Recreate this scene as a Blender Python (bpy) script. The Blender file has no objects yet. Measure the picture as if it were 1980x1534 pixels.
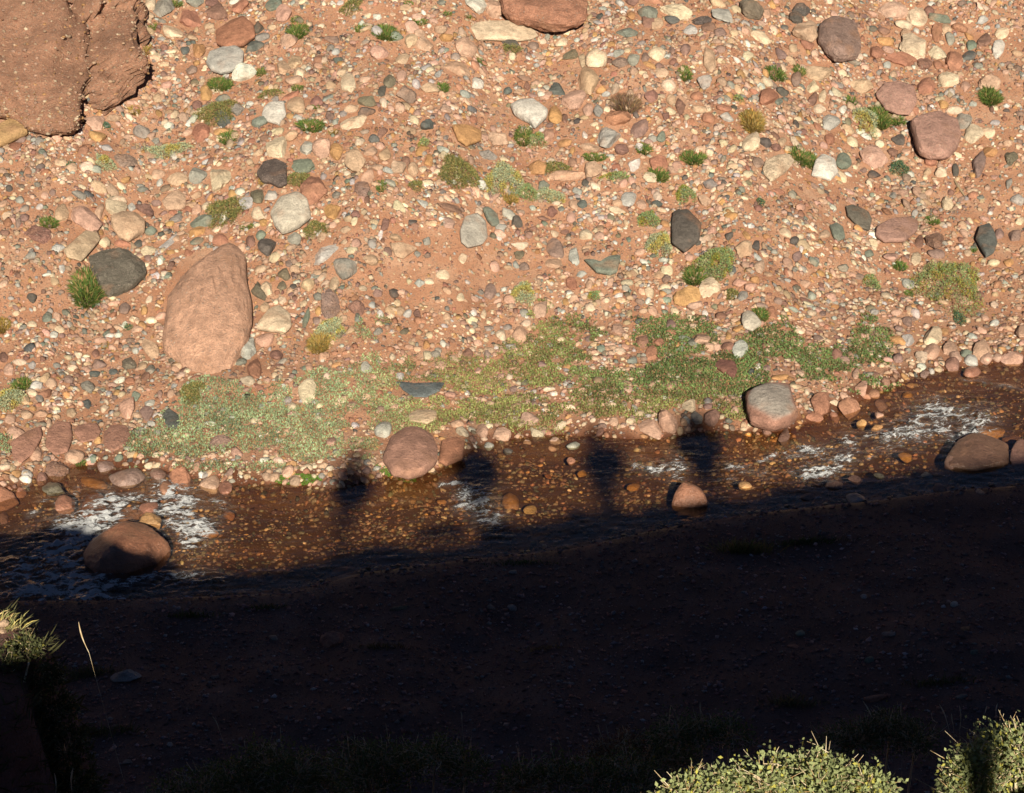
import bpy, math, random
import numpy as np
from mathutils import Vector, Matrix

# ---------------------------------------------------------------- camera, sky, sun, exposure
SC = bpy.context.scene
ELEV = math.radians(25.0)          # sun elevation; the photographer's own shadow falls at pixel 685,895 of the photo
PITCH = math.radians(23.3)
FPX = 4300.0                       # focal length in photo pixels (photo 1980 x 1534)
cam_d = bpy.data.cameras.new('camera'); cam = bpy.data.objects.new('camera', cam_d)
SC.collection.objects.link(cam); SC.camera = cam
cam_d.sensor_width = 36.0; cam_d.lens = 36.0 * FPX / 1980.0
cam_d.clip_start = 0.05; cam_d.clip_end = 600.0
cam.location = (0, 0, 0); cam.rotation_euler = (math.pi / 2 - PITCH, 0, 0)
fwd = np.array([0, math.cos(PITCH), -math.sin(PITCH)]); upv = np.array([0, math.sin(PITCH), math.cos(PITCH)]); rtv = np.array([1.0, 0, 0])
def raydir(px, py):
    px = np.asarray(px, float); py = np.asarray(py, float)
    d = fwd[None] + ((px - 990) / FPX)[..., None] * rtv + (-(py - 767) / FPX)[..., None] * upv
    return d / np.linalg.norm(d, axis=-1, keepdims=True)
def project(P):
    P = np.asarray(P, float); z = P @ fwd
    return 990 + FPX * (P @ rtv) / z, 767 - FPX * (P @ upv) / z
SUND = raydir(np.array([685.0]), np.array([895.0]))[0]      # direction the light travels
SUN_EL = math.asin(-SUND[2]); AZ = math.atan2(SUND[0], SUND[1])
sun_d = bpy.data.lights.new('sun', 'SUN'); sun = bpy.data.objects.new('sun', sun_d); SC.collection.objects.link(sun)
sun.rotation_euler = Vector(SUND.tolist()).to_track_quat('-Z', 'Y').to_euler(); sun.location = (-3, -20, 12)
sun_d.energy = 5.0; sun_d.angle = math.radians(0.53); sun_d.color = (1.0, 0.88, 0.70)
W_ = bpy.data.worlds.new('World'); SC.world = W_; W_.use_nodes = True
wn = W_.node_tree; bg = wn.nodes['Background']; sky = wn.nodes.new('ShaderNodeTexSky')
sky.sky_type = 'NISHITA'; sky.sun_disc = False; sky.sun_elevation = SUN_EL
sky.sun_rotation = math.atan2(-SUND[0], -SUND[1]); sky.altitude = 3500; sky.dust_density = 0.0; sky.air_density = 0.35
wn.links.new(sky.outputs[0], bg.inputs[0]); bg.inputs[1].default_value = 0.05
SC.view_settings.view_transform = 'Standard'; SC.view_settings.look = 'None'
SC.view_settings.exposure = 0.76; SC.view_settings.gamma = 1.0
try: SC.view_settings.use_curve_mapping = False
except Exception: pass
SC.cycles.max_bounces = 6; SC.cycles.diffuse_bounces = 2; SC.cycles.transparent_max_bounces = 12

# ---------------------------------------------------------------- noise
rng = np.random.default_rng(7); random.seed(7)
def _h(i, j, k, s):
    n = (i * 73856093) ^ (j * 19349663) ^ (k * 83492791) ^ (s * 2654435)
    n = (n ^ (n >> 13)) * 1274126177 & 0x7fffffff
    return ((n ^ (n >> 16)) & 0xffff) / 65535.0
def vn3(x, y, z, s=1):
    x = np.asarray(x, float); y = np.asarray(y, float) + 0 * x; z = np.asarray(z, float) + 0 * x
    i = np.floor(x).astype(np.int64); j = np.floor(y).astype(np.int64); k = np.floor(z).astype(np.int64)
    u = x - i; v = y - j; w = z - k
    u = u*u*(3-2*u); v = v*v*(3-2*v); w = w*w*(3-2*w)
    def c(a, b, e): return _h(i + a, j + b, k + e, s)
    a = (c(0,0,0)*(1-u)+c(1,0,0)*u)*(1-v) + (c(0,1,0)*(1-u)+c(1,1,0)*u)*v
    b = (c(0,0,1)*(1-u)+c(1,0,1)*u)*(1-v) + (c(0,1,1)*(1-u)+c(1,1,1)*u)*v
    return (a*(1-w) + b*w) * 2 - 1
def vn2(x, y, s=1):
    x = np.asarray(x, float); y = np.asarray(y, float) + 0 * x
    i = np.floor(x).astype(np.int64); j = np.floor(y).astype(np.int64); u = x - i; v = y - j
    u = u*u*(3-2*u); v = v*v*(3-2*v)
    a = _h(i,j,0,s)*(1-u)+_h(i+1,j,0,s)*u; b = _h(i,j+1,0,s)*(1-u)+_h(i+1,j+1,0,s)*u
    return (a*(1-v)+b*v)*2-1
def sst(x, a, b):
    t = np.clip((x - a) / (b - a), 0, 1); return t*t*(3-2*t)

# ---------------------------------------------------------------- terrain function
sE, cE = math.sin(SUN_EL), math.cos(SUN_EL)
LX = np.array([math.cos(AZ), -math.sin(AZ)])        # lateral axis across the sun direction
HX = np.array([math.sin(AZ), math.cos(AZ)])         # along it
ZW = -9.3
def Wl(x): return ZW + 0.02 * x
def on_water(pts):
    a = np.array(pts, float); d = raydir(a[:, 0], a[:, 1])
    t = ZW / (d[:, 2] - 0.02 * d[:, 0]); P = d * t[:, None]
    return P[:, 0], P[:, 1]
FAR = [(-250,985),(-120,975),(0,962),(60,935),(110,915),(170,905),(250,912),(330,920),(400,935),(470,945),(560,940),(640,952),(720,935),(760,925),(830,918),(880,898),(930,865),(1000,852),(1080,846),(1150,850),(1220,855),(1290,852),(1360,842),(1420,838),(1500,842),(1560,825),(1640,790),(1700,765),(1760,737),(1850,716),(1980,702),(2200,690),(2400,680)]
NEAR = [(-250,1175),(0,1160),(210,1157),(420,1150),(560,1145),(700,1105),(900,1080),(1100,1060),(1300,1015),(1500,985),(1700,965),(1850,945),(2000,935),(2300,920)]
fx, fy = on_water(FAR); nx_, ny_ = on_water(NEAR)
def yF(x): return np.interp(x, fx, fy)
def yN(x): return np.interp(x, nx_, ny_)
_tt = np.linspace(0, 60, 1200); _sl = 0.10 + 0.27 * sst(_tt, 0.9, 3.4) - 0.27 * sst(_tt, 10.5, 13)  # slope levelled off out of view so the stream reflects sky
_rt = np.concatenate([[0], np.cumsum((_sl[1:] + _sl[:-1]) / 2 * np.diff(_tt))])
LU = np.array([-300,0,100,200,400,560,700,900,1000,1150,1300,1400,1600,1800,1980,2300,2600], float)
LV = np.array([1060,1045,1090,1112,1112,1102,1066,1034,1015,1000,985,975,940,918,900,880,870], float)
L_L = (LU - 685) / FPX * 22.0; L_V = (895 - LV) / FPX * 22.0
def lipV(L): return np.interp(L, L_L, L_V) + .10 - .12 * np.exp(-((L - 1.0) / .55) ** 4)
YL = 3.5
def bluff(x, y):
    L = x * LX[0] + y * LX[1]
    zc = (lipV(L) - YL * sE) / cE
    zp = np.clip(-1.00 + 0.07 * L, -1.4, -0.5)
    z = np.where(y < YL, zp + (zc - zp) * np.clip(y / YL, 0, 1), zc - 1.25 * (y - YL) + 0.35 * np.exp(-((y - YL) / .5) ** 2) * 0)
    z = np.where(y < 0, zp + 0.02 * y, z)
    d = np.hypot(x + 3.74, y - 9.85) + .12 * vn2(x * 2.5, y * 2.5, 17) + .05 * vn2(x * 8, y * 8, 18)
    sp = -5.50 - 0.26 * np.minimum(d, 1.30) - 5.0 * np.clip(d - 1.30, 0, 99)
    return np.maximum(z + 0.02 * vn2(x * 3, y * 3, 5) + .05 * vn2(x * 5.5, y * .8, 7) * (1 - np.exp(-((x * LX[0] + y * LX[1] - .9) / .7) ** 4)), sp + 0.05 * vn2(x * 5, y * 5, 6))
def H(x, y):
    x = np.asarray(x, float); y = np.asarray(y, float)
    t = y - yF(x); s = yN(x) - y; w = Wl(x)
    rt = np.interp(np.clip(t, 0, 60), _tt, _rt)
    nz = 0.07 * vn2(x * .7, y * .7, 1) + 0.03 * vn2(x * 2.1, y * 2.1, 2) + 0.012 * vn2(x * 6, y * 6, 3)
    hf = w + 0.06 * sst(t, 0, .2) + rt + nz * sst(t, 0.1, 1.2)
    ins = np.minimum(-t, -s)
    hi = w - 0.13 * sst(ins, 0, .35) + 0.02 * vn2(x * 4, y * 4, 4) * sst(ins, 0, .3)
    hn = w + 0.06 * sst(s, 0, .2) + 0.05 * s + (0.06 * vn2(x * .8, y * .8, 8) + 0.03 * vn2(x * 2.5, y * 2.5, 9)) * sst(s, 0.1, 1.0)
    h = np.where(t > 0, hf, np.where(s > 0, hn, hi))
    return np.where(y < 14.5, np.maximum(h, bluff(x, y)), h)
HITS = {}
def prefetch(pts):
    P_, T_ = hit(np.array([p[0] for p in pts], float), np.array([p[1] for p in pts], float))
    for p, a, t in zip(pts, P_, T_): HITS[(round(p[0], 3), round(p[1], 3))] = (a[None], np.array([t]))
def hit(px, py, t0=9.0):
    """where the line of sight through a photo pixel meets the ground"""
    if np.size(px) == 1:
        k = (round(float(np.ravel(px)[0]), 3), round(float(np.ravel(py)[0]), 3))
        if k in HITS and t0 == 9.0: return HITS[k]
    d = raydir(np.atleast_1d(px), np.atleast_1d(py)); n = len(d)
    lo = np.full(n, t0); done = np.zeros(n, bool); T = np.full(n, 60.0)
    for t in np.arange(t0, 60, 0.12):
        P = d * t; below = (P[:, 2] < H(P[:, 0], P[:, 1])) & ~done
        T[below] = t; done |= below
        if done.all(): break
    a = T - 0.12; b = T.copy()
    for _ in range(10):
        m = (a + b) / 2; P = d * m[:, None]; u = P[:, 2] < H(P[:, 0], P[:, 1])
        b = np.where(u, m, b); a = np.where(u, a, m)
    return d * b[:, None], b
def normal_at(x, y, e=0.15):
    gx = (H(x + e, y) - H(x - e, y)) / (2 * e); gy = (H(x, y + e) - H(x, y - e)) / (2 * e)
    n = np.stack([-gx, -gy, np.ones_like(gx)], -1); return n / np.linalg.norm(n, axis=-1, keepdims=True)

# ---------------------------------------------------------------- materials
def mat(name):
    m = bpy.data.materials.new(name); m.use_nodes = True; nt = m.node_tree
    b = nt.nodes['Principled BSDF']; b.inputs['Specular IOR Level'].default_value = 0.25
    return m, nt, b
def N(nt, t, **kw):
    n = nt.nodes.new(t)
    for k, v in kw.items():
        if k.startswith('i_'): n.inputs[k[2:].replace('_', ' ')].default_value = v
        else: setattr(n, k, v)
    return n
def mixc(nt, mode, fac, a, b):
    n = nt.nodes.new('ShaderNodeMix'); n.data_type = 'RGBA'; n.blend_type = mode
    for i, v in ((0, fac), (6, a), (7, b)):
        if hasattr(v, 'links'): nt.links.new(v, n.inputs[i])
        else: n.inputs[i].default_value = v
    return n.outputs[2]
def ramp(nt, src, stops):
    n = nt.nodes.new('ShaderNodeValToRGB'); e = n.color_ramp.elements
    while len(e) < len(stops): e.new(0.5)
    for k, (p, c) in enumerate(stops):
        e[k].position = p; e[k].color = c if len(c) == 4 else (*c, 1)
    nt.links.new(src, n.inputs[0]); return n.outputs[0]
def G(v): return (v, v, v, 1)
def bumpn(nt, h, dist, strength=1.0, prev=None):
    n = nt.nodes.new('ShaderNodeBump'); n.inputs['Distance'].default_value = dist; n.inputs['Strength'].default_value = strength
    nt.links.new(h, n.inputs['Height'])
    if prev is not None: nt.links.new(prev, n.inputs['Normal'])
    return n.outputs[0]
def stone_mat(name, speck=0.25, conglomerate=0.0, rough=0.85, wet=False, bump=0.006):
    m, nt, b = mat(name); L = nt.links
    col = N(nt, 'ShaderNodeAttribute', attribute_name='Col').outputs['Color']
    geo = N(nt, 'ShaderNodeNewGeometry').outputs['Position']
    n1 = N(nt, 'ShaderNodeTexNoise', i_Scale=9.0, i_Detail=5.0, i_Roughness=.6); L.new(geo, n1.inputs['Vector'])
    n2 = N(nt, 'ShaderNodeTexNoise', i_Scale=90.0, i_Detail=4.0, i_Roughness=.7); L.new(geo, n2.inputs['Vector'])
    c = mixc(nt, 'MULTIPLY', 1.0, col, ramp(nt, n1.outputs[0], [(.3, G(.72)), (.7, G(1.22))]))
    c = mixc(nt, 'MULTIPLY', 1.0, c, ramp(nt, n2.outputs[0], [(.32, G(1 - speck)), (.5, G(1)), (.7, G(1 + speck))]))
    # iron or dust staining in the stone itself
    n3 = N(nt, 'ShaderNodeTexNoise', i_Scale=4.0, i_Detail=3.0); L.new(geo, n3.inputs['Vector'])
    st = ramp(nt, n3.outputs[0], [(.55, G(0)), (.72, G(.45))])
    c = mixc(nt, 'MIX', st, c, (.30, .165, .10, 1))
    n4 = N(nt, 'ShaderNodeTexNoise', i_Scale=32.0, i_Detail=5.0, i_Roughness=.65); L.new(geo, n4.inputs['Vector'])
    c = mixc(nt, 'MULTIPLY', 1.0, c, ramp(nt, n4.outputs[0], [(.3, G(.80)), (.7, G(1.18))]))
    nrm = bumpn(nt, n2.outputs[0], .006 + bump * .5, .9); nrm = bumpn(nt, n4.outputs[0], .012 + bump * .8, .9, nrm); nrm = bumpn(nt, n1.outputs[0], .02, .7, nrm)
    if conglomerate:
        for sc, th in ((24.0, .30), (52.0, .36), (100.0, .40)):
            v = N(nt, 'ShaderNodeTexVoronoi', i_Scale=sc, i_Randomness=1.0); L.new(geo, v.inputs['Vector'])
            pc = ramp(nt, v.outputs['Color'], [(0, (.20,.12,.09)), (.3, (.34,.22,.15)), (.55, (.42,.31,.22)), (.75, (.22,.17,.15)), (1, (.52,.44,.36))])
            mk = ramp(nt, v.outputs['Distance'], [(th * .5, G(1)), (th, G(0))])
            sel = N(nt, 'ShaderNodeSeparateColor'); L.new(v.outputs['Color'], sel.inputs[0])
            s2 = ramp(nt, sel.outputs[1], [(1 - conglomerate, G(0)), (1 - conglomerate + .05, G(.7))])
            mm = N(nt, 'ShaderNodeMath', operation='MULTIPLY'); L.new(mk, mm.inputs[0]); L.new(s2, mm.inputs[1])
            c = mixc(nt, 'MIX', mm.outputs[0], c, pc)
            nrm = bumpn(nt, mm.outputs[0], .006, .8, nrm)
    L.new(c, b.inputs['Base Color']); L.new(nrm, b.inputs['Normal']); b.inputs['Roughness'].default_value = rough
    if wet: b.inputs['Specular IOR Level'].default_value = .6; b.inputs['Roughness'].default_value = .3
    return m
M_stone = stone_mat('dry_stone')
M_cong = stone_mat('conglomerate', .25, .40, bump=.010)
M_cong2 = stone_mat('coarse_conglomerate', .3, .62, bump=.014)
M_rough = stone_mat('coarse_stone', .45, .18, bump=.014)
M_wet = stone_mat('wet_stone', .25, 0, wet=True)
M_peb = stone_mat('pebbles', .2, 0, bump=.003)

def leaf_mat(name, rough=.7, trans=.25):
    m, nt, b = mat(name)
    col = N(nt, 'ShaderNodeAttribute', attribute_name='Col').outputs['Color']
    nt.links.new(col, b.inputs['Base Color']); b.inputs['Roughness'].default_value = rough
    tr = nt.nodes.new('ShaderNodeBsdfTranslucent'); nt.links.new(col, tr.inputs[0])
    ms = nt.nodes.new('ShaderNodeMixShader'); ms.inputs[0].default_value = trans
    nt.links.new(b.outputs[0], ms.inputs[1]); nt.links.new(tr.outputs[0], ms.inputs[2])
    nt.links.new(ms.outputs[0], nt.nodes['Material Output'].inputs[0]); return m
M_leaf = leaf_mat('small_leaves'); M_grass = leaf_mat('grass_blades')
def wood_mat():
    m, nt, b = mat('twig_wood'); n = N(nt, 'ShaderNodeTexNoise', i_Scale=60.0)
    nt.links.new(ramp(nt, n.outputs[0], [(.3, (.16,.11,.07)), (.7, (.42,.34,.22))]), b.inputs['Base Color']); b.inputs['Roughness'].default_value = .8
    return m
M_twig = wood_mat()

# ---------------------------------------------------------------- mesh helpers
COL = SC.collection
def mesh_obj(name, V, F, m, cols=None, smooth=None, parent=None, loc=(0, 0, 0)):
    """V (n,3) array, F (k,3) or (k,4) array -> linked object"""
    V = np.asarray(V, np.float32); F = np.asarray(F, np.int32); k = F.shape[1]
    me = bpy.data.meshes.new(name)
    me.vertices.add(len(V)); me.vertices.foreach_set('co', V.ravel())
    me.loops.add(F.size); me.loops.foreach_set('vertex_index', F.ravel())
    me.polygons.add(len(F)); me.polygons.foreach_set('loop_start', np.arange(0, F.size, k, dtype=np.int32))
    me.polygons.foreach_set('loop_total', np.full(len(F), k, np.int32))
    me.update(calc_edges=True)
    if smooth is not None:
        me.polygons.foreach_set('use_smooth', np.ones(len(F), bool))
        if smooth < 180: me.set_sharp_from_angle(angle=math.radians(smooth))
    if cols is not None:
        ca = me.color_attributes.new('Col', 'FLOAT_COLOR', 'POINT')
        c = np.ones((len(V), 4), np.float32); c[:, :3] = cols; ca.data.foreach_set('color', c.ravel())
    me.materials.append(m)
    o = bpy.data.objects.new(name, me); COL.objects.link(o); o.location = loc
    if parent is not None: o.parent = parent
    return o
def tag(o, label=None, cat=None, group=None, kind=None):
    for k, v in (('label', label), ('category', cat), ('group', group), ('kind', kind)):
        if v: o[k] = v
    return o
import bmesh
ICO = {0: (np.array([[1,0,0],[-1,0,0],[0,1,0],[0,-1,0],[0,0,1],[0,0,-1]], float), np.array([[0,2,4],[2,1,4],[1,3,4],[3,0,4],[2,0,5],[1,2,5],[3,1,5],[0,3,5]], np.int32))}
for s in (1, 2, 3, 4, 5, 6):
    b_ = bmesh.new(); bmesh.ops.create_icosphere(b_, subdivisions=s, radius=1.0)
    ICO[s] = (np.array([v.co[:] for v in b_.verts]), np.array([[v.index for v in f.verts] for f in b_.faces], np.int32)); b_.free()
# ---------------------------------------------------------------- ground sheet
def axis(lo, hi, a, b, fine, n_out):
    g = lambda n: (np.geomspace(1, 61, n) - 1) / 60
    left = a - (a - lo) * g(n_out)[1:][::-1]; right = b + (hi - b) * g(n_out)[1:]
    return np.concatenate([left, np.arange(a, b, fine), [b], right])
gx = axis(-80, 80, -7.3, 7.3, 0.058, 22); gy = np.concatenate([np.linspace(-40, -1, 20), np.arange(-.5, 13, .09), np.arange(13, 16, .08), np.arange(16, 22.5, .042), np.arange(22.5, 30, .075), 30 + 60 * (np.geomspace(1, 41, 26)[0:] - 1) / 40])
X, Y = np.meshgrid(gx, gy); Z = H(X, Y)
nx, ny = len(gx), len(gy); idx = np.arange(nx * ny).reshape(ny, nx)
F = np.stack([idx[:-1, :-1], idx[:-1, 1:], idx[1:, 1:], idx[1:, :-1]], -1).reshape(-1, 4)
V = np.stack([X, Y, Z], -1).reshape(-1, 3)
tS = V[:, 1] - yF(V[:, 0]); sS = yN(V[:, 0]) - V[:, 1]
edge = np.maximum(tS, sS)
wet = 1 - sst(edge + .12 * vn2(V[:, 0] * 3, V[:, 1] * 3, 21) + .05 * vn2(V[:, 0] * 11, V[:, 1] * 11, 22), 0.04, .34)
bed = 1 - sst(edge, -.12, .0)
near_shade = sst(sS, -.05, .5)  # mask for the shade painted into the near-bank soil
cols = np.stack([wet, bed, near_shade], -1)
m, nt, b = mat('scree_soil'); L = nt.links
geo = N(nt, 'ShaderNodeNewGeometry').outputs['Position']
at = N(nt, 'ShaderNodeAttribute', attribute_name='Col'); sep = N(nt, 'ShaderNodeSeparateColor'); L.new(at.outputs['Color'], sep.inputs[0])
n1 = N(nt, 'ShaderNodeTexNoise', i_Scale=2.2, i_Detail=6.0, i_Roughness=.65); L.new(geo, n1.inputs[0])
n2 = N(nt, 'ShaderNodeTexNoise', i_Scale=70.0, i_Detail=4.0, i_Roughness=.7); L.new(geo, n2.inputs[0])
soil = ramp(nt, n1.outputs[0], [(.3, (.32,.158,.094)), (.5, (.385,.205,.127)), (.7, (.43,.27,.185))])
soil = mixc(nt, 'MULTIPLY', 1.0, soil, ramp(nt, n2.outputs[0], [(.3, G(.72)), (.5, G(1)), (.7, G(1.3))]))
nrm = bumpn(nt, n2.outputs[0], .012, .8)
for sc, cov, hh in ((48.0, .32, .010), (95.0, .36, .006)):
    v = N(nt, 'ShaderNodeTexVoronoi', i_Scale=sc); L.new(geo, v.inputs[0])
    s3 = N(nt, 'ShaderNodeSeparateColor'); L.new(v.outputs['Color'], s3.inputs[0])
    pc = ramp(nt, s3.outputs[0], [(0, (.12,.06,.05)), (.2, (.30,.16,.11)), (.4, (.38,.27,.19)), (.55, (.20,.16,.15)), (.7, (.40,.24,.13)), (.85, (.36,.25,.20)), (1, (.52,.42,.33))])
    mk = ramp(nt, v.outputs['Distance'], [(.26, G(1)), (.42, G(0))])
    s2 = ramp(nt, s3.outputs[1], [(1 - cov, G(0)), (1.04 - cov, G(.9))])
    mm = N(nt, 'ShaderNodeMath', operation='MULTIPLY'); L.new(mk, mm.inputs[0]); L.new(s2, mm.inputs[1])
    soil = mixc(nt, 'MIX', mm.outputs[0], soil, pc); nrm = bumpn(nt, mm.outputs[0], hh, .8, nrm)
wetc = mixc(nt, 'MULTIPLY', 1.0, soil, (.30, .22, .19, 1))
c = mixc(nt, 'MIX', sep.outputs[0], soil, wetc)
bedc = mixc(nt, 'MULTIPLY', 1.0, soil, (.33, .29, .22, 1))
c = mixc(nt, 'MIX', sep.outputs[1], c, bedc)
c = mixc(nt, 'MULTIPLY', sep.outputs[2], c, (.33, .34, .45, 1))  # shade put into the near-bank soil colour, darker and bluer
L.new(c, b.inputs['Base Color']); L.new(nrm, b.inputs['Normal'])
rr = N(nt, 'ShaderNodeMapRange'); L.new(sep.outputs[0], rr.inputs[0]); rr.inputs[3].default_value = .9; rr.inputs[4].default_value = .45
L.new(rr.outputs[0], b.inputs['Roughness']); M_soil = m
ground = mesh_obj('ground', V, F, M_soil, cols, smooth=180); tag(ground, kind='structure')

# ---------------------------------------------------------------- stream water
FOAM = [  # polylines in photo pixels, half width in pixels, strength
 ([(1900,822),(1870,815),(1830,803),(1800,800),(1770,812)],16,.85),([(1895,835),(1850,840),(1800,825),(1760,835),(1725,850)],15,.8),([(1815,800),(1808,780)],9,.7),
 ([(1850,845),(1800,850),(1770,862)],9,.55),([(1765,815),(1735,820),(1718,835)],7,.6),([(1730,850),(1705,868),(1690,875)],6,.5),
 ([(1640,862),(1640,885),(1625,900),(1590,912),(1560,918)],11,.9),([(1525,882),(1560,872),(1585,880),(1590,893)],8,.8),([(1560,905),(1530,915),(1545,925)],5,.6),([(1590,870),(1640,862)],5,.5),
 ([(1400,905),(1440,912),(1490,920)],5,.6),([(1470,895),(1495,885),(1500,880)],4,.6),([(1380,925),(1420,930)],4,.5),([(1230,905),(1268,912),(1300,908)],7,.8),([(1310,892),(1315,905),(1308,925)],9,.8),
 ([(905,960),(925,972),(940,995),(955,1008)],14,.9),([(850,942),(880,938),(903,932)],3,.9),([(903,930),(908,955)],4,.7),([(890,985),(915,988)],8,.6),
 ([(325,970),(345,985),(355,1005),(368,1025)],24,1.1),([(330,972),(370,985),(425,980)],10,.75),([(400,990),(435,1000)],5,.4),
 ([(275,972),(240,978),(215,990)],12,.9),([(215,985),(205,1010),(190,1035)],19,1.1),([(190,1020),(160,1035),(135,1055),(115,1075)],28,1.15),([(160,1000),(130,1015)],6,.5),
 ([(90,1055),(70,1062)],9,.7),([(110,1080),(80,1095),(50,1120),(75,1150)],28,.9),([(20,1110),(50,1100)],12,.5),([(75,1145),(110,1125),(150,1140),(200,1148)],24,1.05),
 ([(190,1148),(240,1135),(300,1122),(360,1120),(410,1128)],10,.75),([(85,970),(60,1000)],6,.5),([(95,960),(110,975)],5,.4),([(150,950),(145,985)],5,.5),([(100,1090),(150,1100),(190,1125)],12,.5),
 ([(290,965),(310,975),(330,968)],8,.7),([(440,985),(410,975),(380,985)],7,.6),([(130,1045),(100,1050),(75,1070)],10,.6),([(60,1085),(30,1095),(0,1105)],12,.5),([(1700,840),(1670,850),(1650,862)],7,.5),([(1760,860),(1720,870),(1680,885)],5,.45),([(1980,760),(1900,740),(1860,738)],3,.4),([(1450,905),(1380,900)],3,.4),([(0,1140),(40,1150)],8,.5)]
gx = np.arange(-6.8, 6.8, .022); vv = np.linspace(0, 1, 130)
Xw = np.repeat(gx[None], len(vv), 0); y0 = np.interp(gx, nx_, ny_) - .12; y1 = np.interp(gx, fx, fy) + .12
Yw = y0[None] + vv[:, None] * (y1 - y0)[None]; Zw = Wl(Xw)
Pw = np.stack([Xw, Yw, Zw], -1).reshape(-1, 3); pu, pv = project(Pw)
foam = np.zeros(len(Pw))
for pl, hw, st in FOAM:
    for (ax, ay), (bx_, by_) in zip(pl[:-1], pl[1:]):
        dx, dy = bx_ - ax, by_ - ay; t = np.clip(((pu - ax) * dx + (pv - ay) * dy) / (dx*dx + dy*dy), 0, 1)
        d = np.hypot(pu - ax - t * dx, (pv - ay - t * dy) * 1.1)
        foam = np.maximum(foam, st * np.exp(-(d / (hw * 2.2)) ** 2))
wx = Pw[:, 0] + .25 * vn2(Pw[:, 0] * 2.2, Pw[:, 1] * 2.2, 81); wy = Pw[:, 1] - .32 * Pw[:, 0] + .10 * vn2(Pw[:, 0] * 3, Pw[:, 1] * 5, 82) + .03 * vn2(Pw[:, 0] * 11, Pw[:, 1] * 15, 83)
streak = 1 - np.abs(vn2(wx * 2.6, wy * 17, 84)) * 1.7; streak2 = 1 - np.abs(vn2(wx * 7, wy * 34, 85)) * 1.6
foam = np.clip(foam * (.30 + .72 * np.clip(.6 * streak + .5 * streak2, 0, 1.1)), 0, 1.1)
rip = .20 + foam * 2.2
wv = (.010 * vn2(Pw[:, 0] * 7 + 2 * vn2(Pw[:,0]*2,Pw[:,1]*2,31), Pw[:, 1] * 13, 32) + .006 * vn2(Pw[:, 0] * 17, Pw[:, 1] * 30, 33) + .003 * vn2(Pw[:,0]*40, Pw[:,1]*60, 34)) * rip
wv += foam * (.008 + .030 * np.abs(vn2(Pw[:, 0] * 14, Pw[:, 1] * 18, 35)) + .024 * vn2(Pw[:, 0] * 38, Pw[:, 1] * 44, 36))
Pw[:, 2] += wv + .012
idx = np.arange(Xw.size).reshape(Xw.shape)
Fw = np.stack([idx[:-1, :-1], idx[:-1, 1:], idx[1:, 1:], idx[1:, :-1]], -1).reshape(-1, 4)
m, nt, b = mat('stream_water'); L = nt.links
geo = N(nt, 'ShaderNodeNewGeometry').outputs['Position']
mp = N(nt, 'ShaderNodeMapping'); mp.inputs['Scale'].default_value = (1.0, 2.0, 1.0); L.new(geo, mp.inputs[0])
wnz = N(nt, 'ShaderNodeTexNoise', i_Scale=12.0, i_Detail=3.0, i_Roughness=.5, i_Distortion=.6); L.new(mp.outputs[0], wnz.inputs[0])
bn = bumpn(nt, wnz.outputs[0], .006, .5)
fn = N(nt, 'ShaderNodeTexNoise', i_Scale=34.0, i_Detail=7.0, i_Roughness=.75, i_Distortion=1.6); L.new(mp.outputs[0], fn.inputs[0])
fat = N(nt, 'ShaderNodeAttribute', attribute_name='Col'); fs = N(nt, 'ShaderNodeSeparateColor'); L.new(fat.outputs['Color'], fs.inputs[0])
mp2 = N(nt, 'ShaderNodeMapping'); mp2.inputs['Scale'].default_value = (.55, 1.5, 1.0); mp2.inputs['Rotation'].default_value = (0, 0, -.25); L.new(geo, mp2.inputs[0])
fn2 = N(nt, 'ShaderNodeTexNoise', i_Scale=9.0, i_Detail=9.0, i_Roughness=.72, i_Distortion=1.6); L.new(mp2.outputs[0], fn2.inputs[0])
fnr = ramp(nt, fn2.outputs[0], [(.36, G(0)), (.64, G(1))]); fnr1 = ramp(nt, fn.outputs[0], [(.35, G(0)), (.65, G(1))])
fm0 = mixc(nt, 'MIX', .25, fnr, fnr1)
a1 = N(nt, 'ShaderNodeMath', operation='MULTIPLY_ADD'); L.new(fs.outputs[0], a1.inputs[0]); a1.inputs[1].default_value = .92; a1.inputs[2].default_value = 0
sc_ = N(nt, 'ShaderNodeMath', operation='MULTIPLY_ADD'); L.new(fm0, sc_.inputs[0]); sc_.inputs[1].default_value = .80; L.new(a1.outputs[0], sc_.inputs[2])
fst = ramp(nt, sc_.outputs[0], [(.78, G(0)), (.97, G(.35)), (1.28, G(1))])
mlk = N(nt, 'ShaderNodeMath', operation='MULTIPLY'); L.new(fs.outputs[0], mlk.inputs[0]); mlk.inputs[1].default_value = .38
mlk2 = N(nt, 'ShaderNodeMath', operation='MULTIPLY'); L.new(mlk.outputs[0], mlk2.inputs[0]); L.new(fnr, mlk2.inputs[1])
fm_ = N(nt, 'ShaderNodeMath', operation='MAXIMUM'); L.new(fst, fm_.inputs[0]); L.new(mlk2.outputs[0], fm_.inputs[1]); fm = fm_.outputs[0]
tr = N(nt, 'ShaderNodeBsdfTransparent'); tr.inputs[0].default_value = (.77, .70, .57, 1)
gl = N(nt, 'ShaderNodeBsdfGlossy'); gl.inputs['Roughness'].default_value = .07; gl.inputs[0].default_value = (1,1,1,1); L.new(bn, gl.inputs['Normal'])
gI = N(nt, 'ShaderNodeNewGeometry'); dt = N(nt, 'ShaderNodeVectorMath', operation='DOT_PRODUCT'); L.new(gI.outputs['Incoming'], dt.inputs[0]); L.new(bn, dt.inputs[1])
ab = N(nt, 'ShaderNodeMath', operation='ABSOLUTE'); L.new(dt.outputs['Value'], ab.inputs[0])
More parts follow.
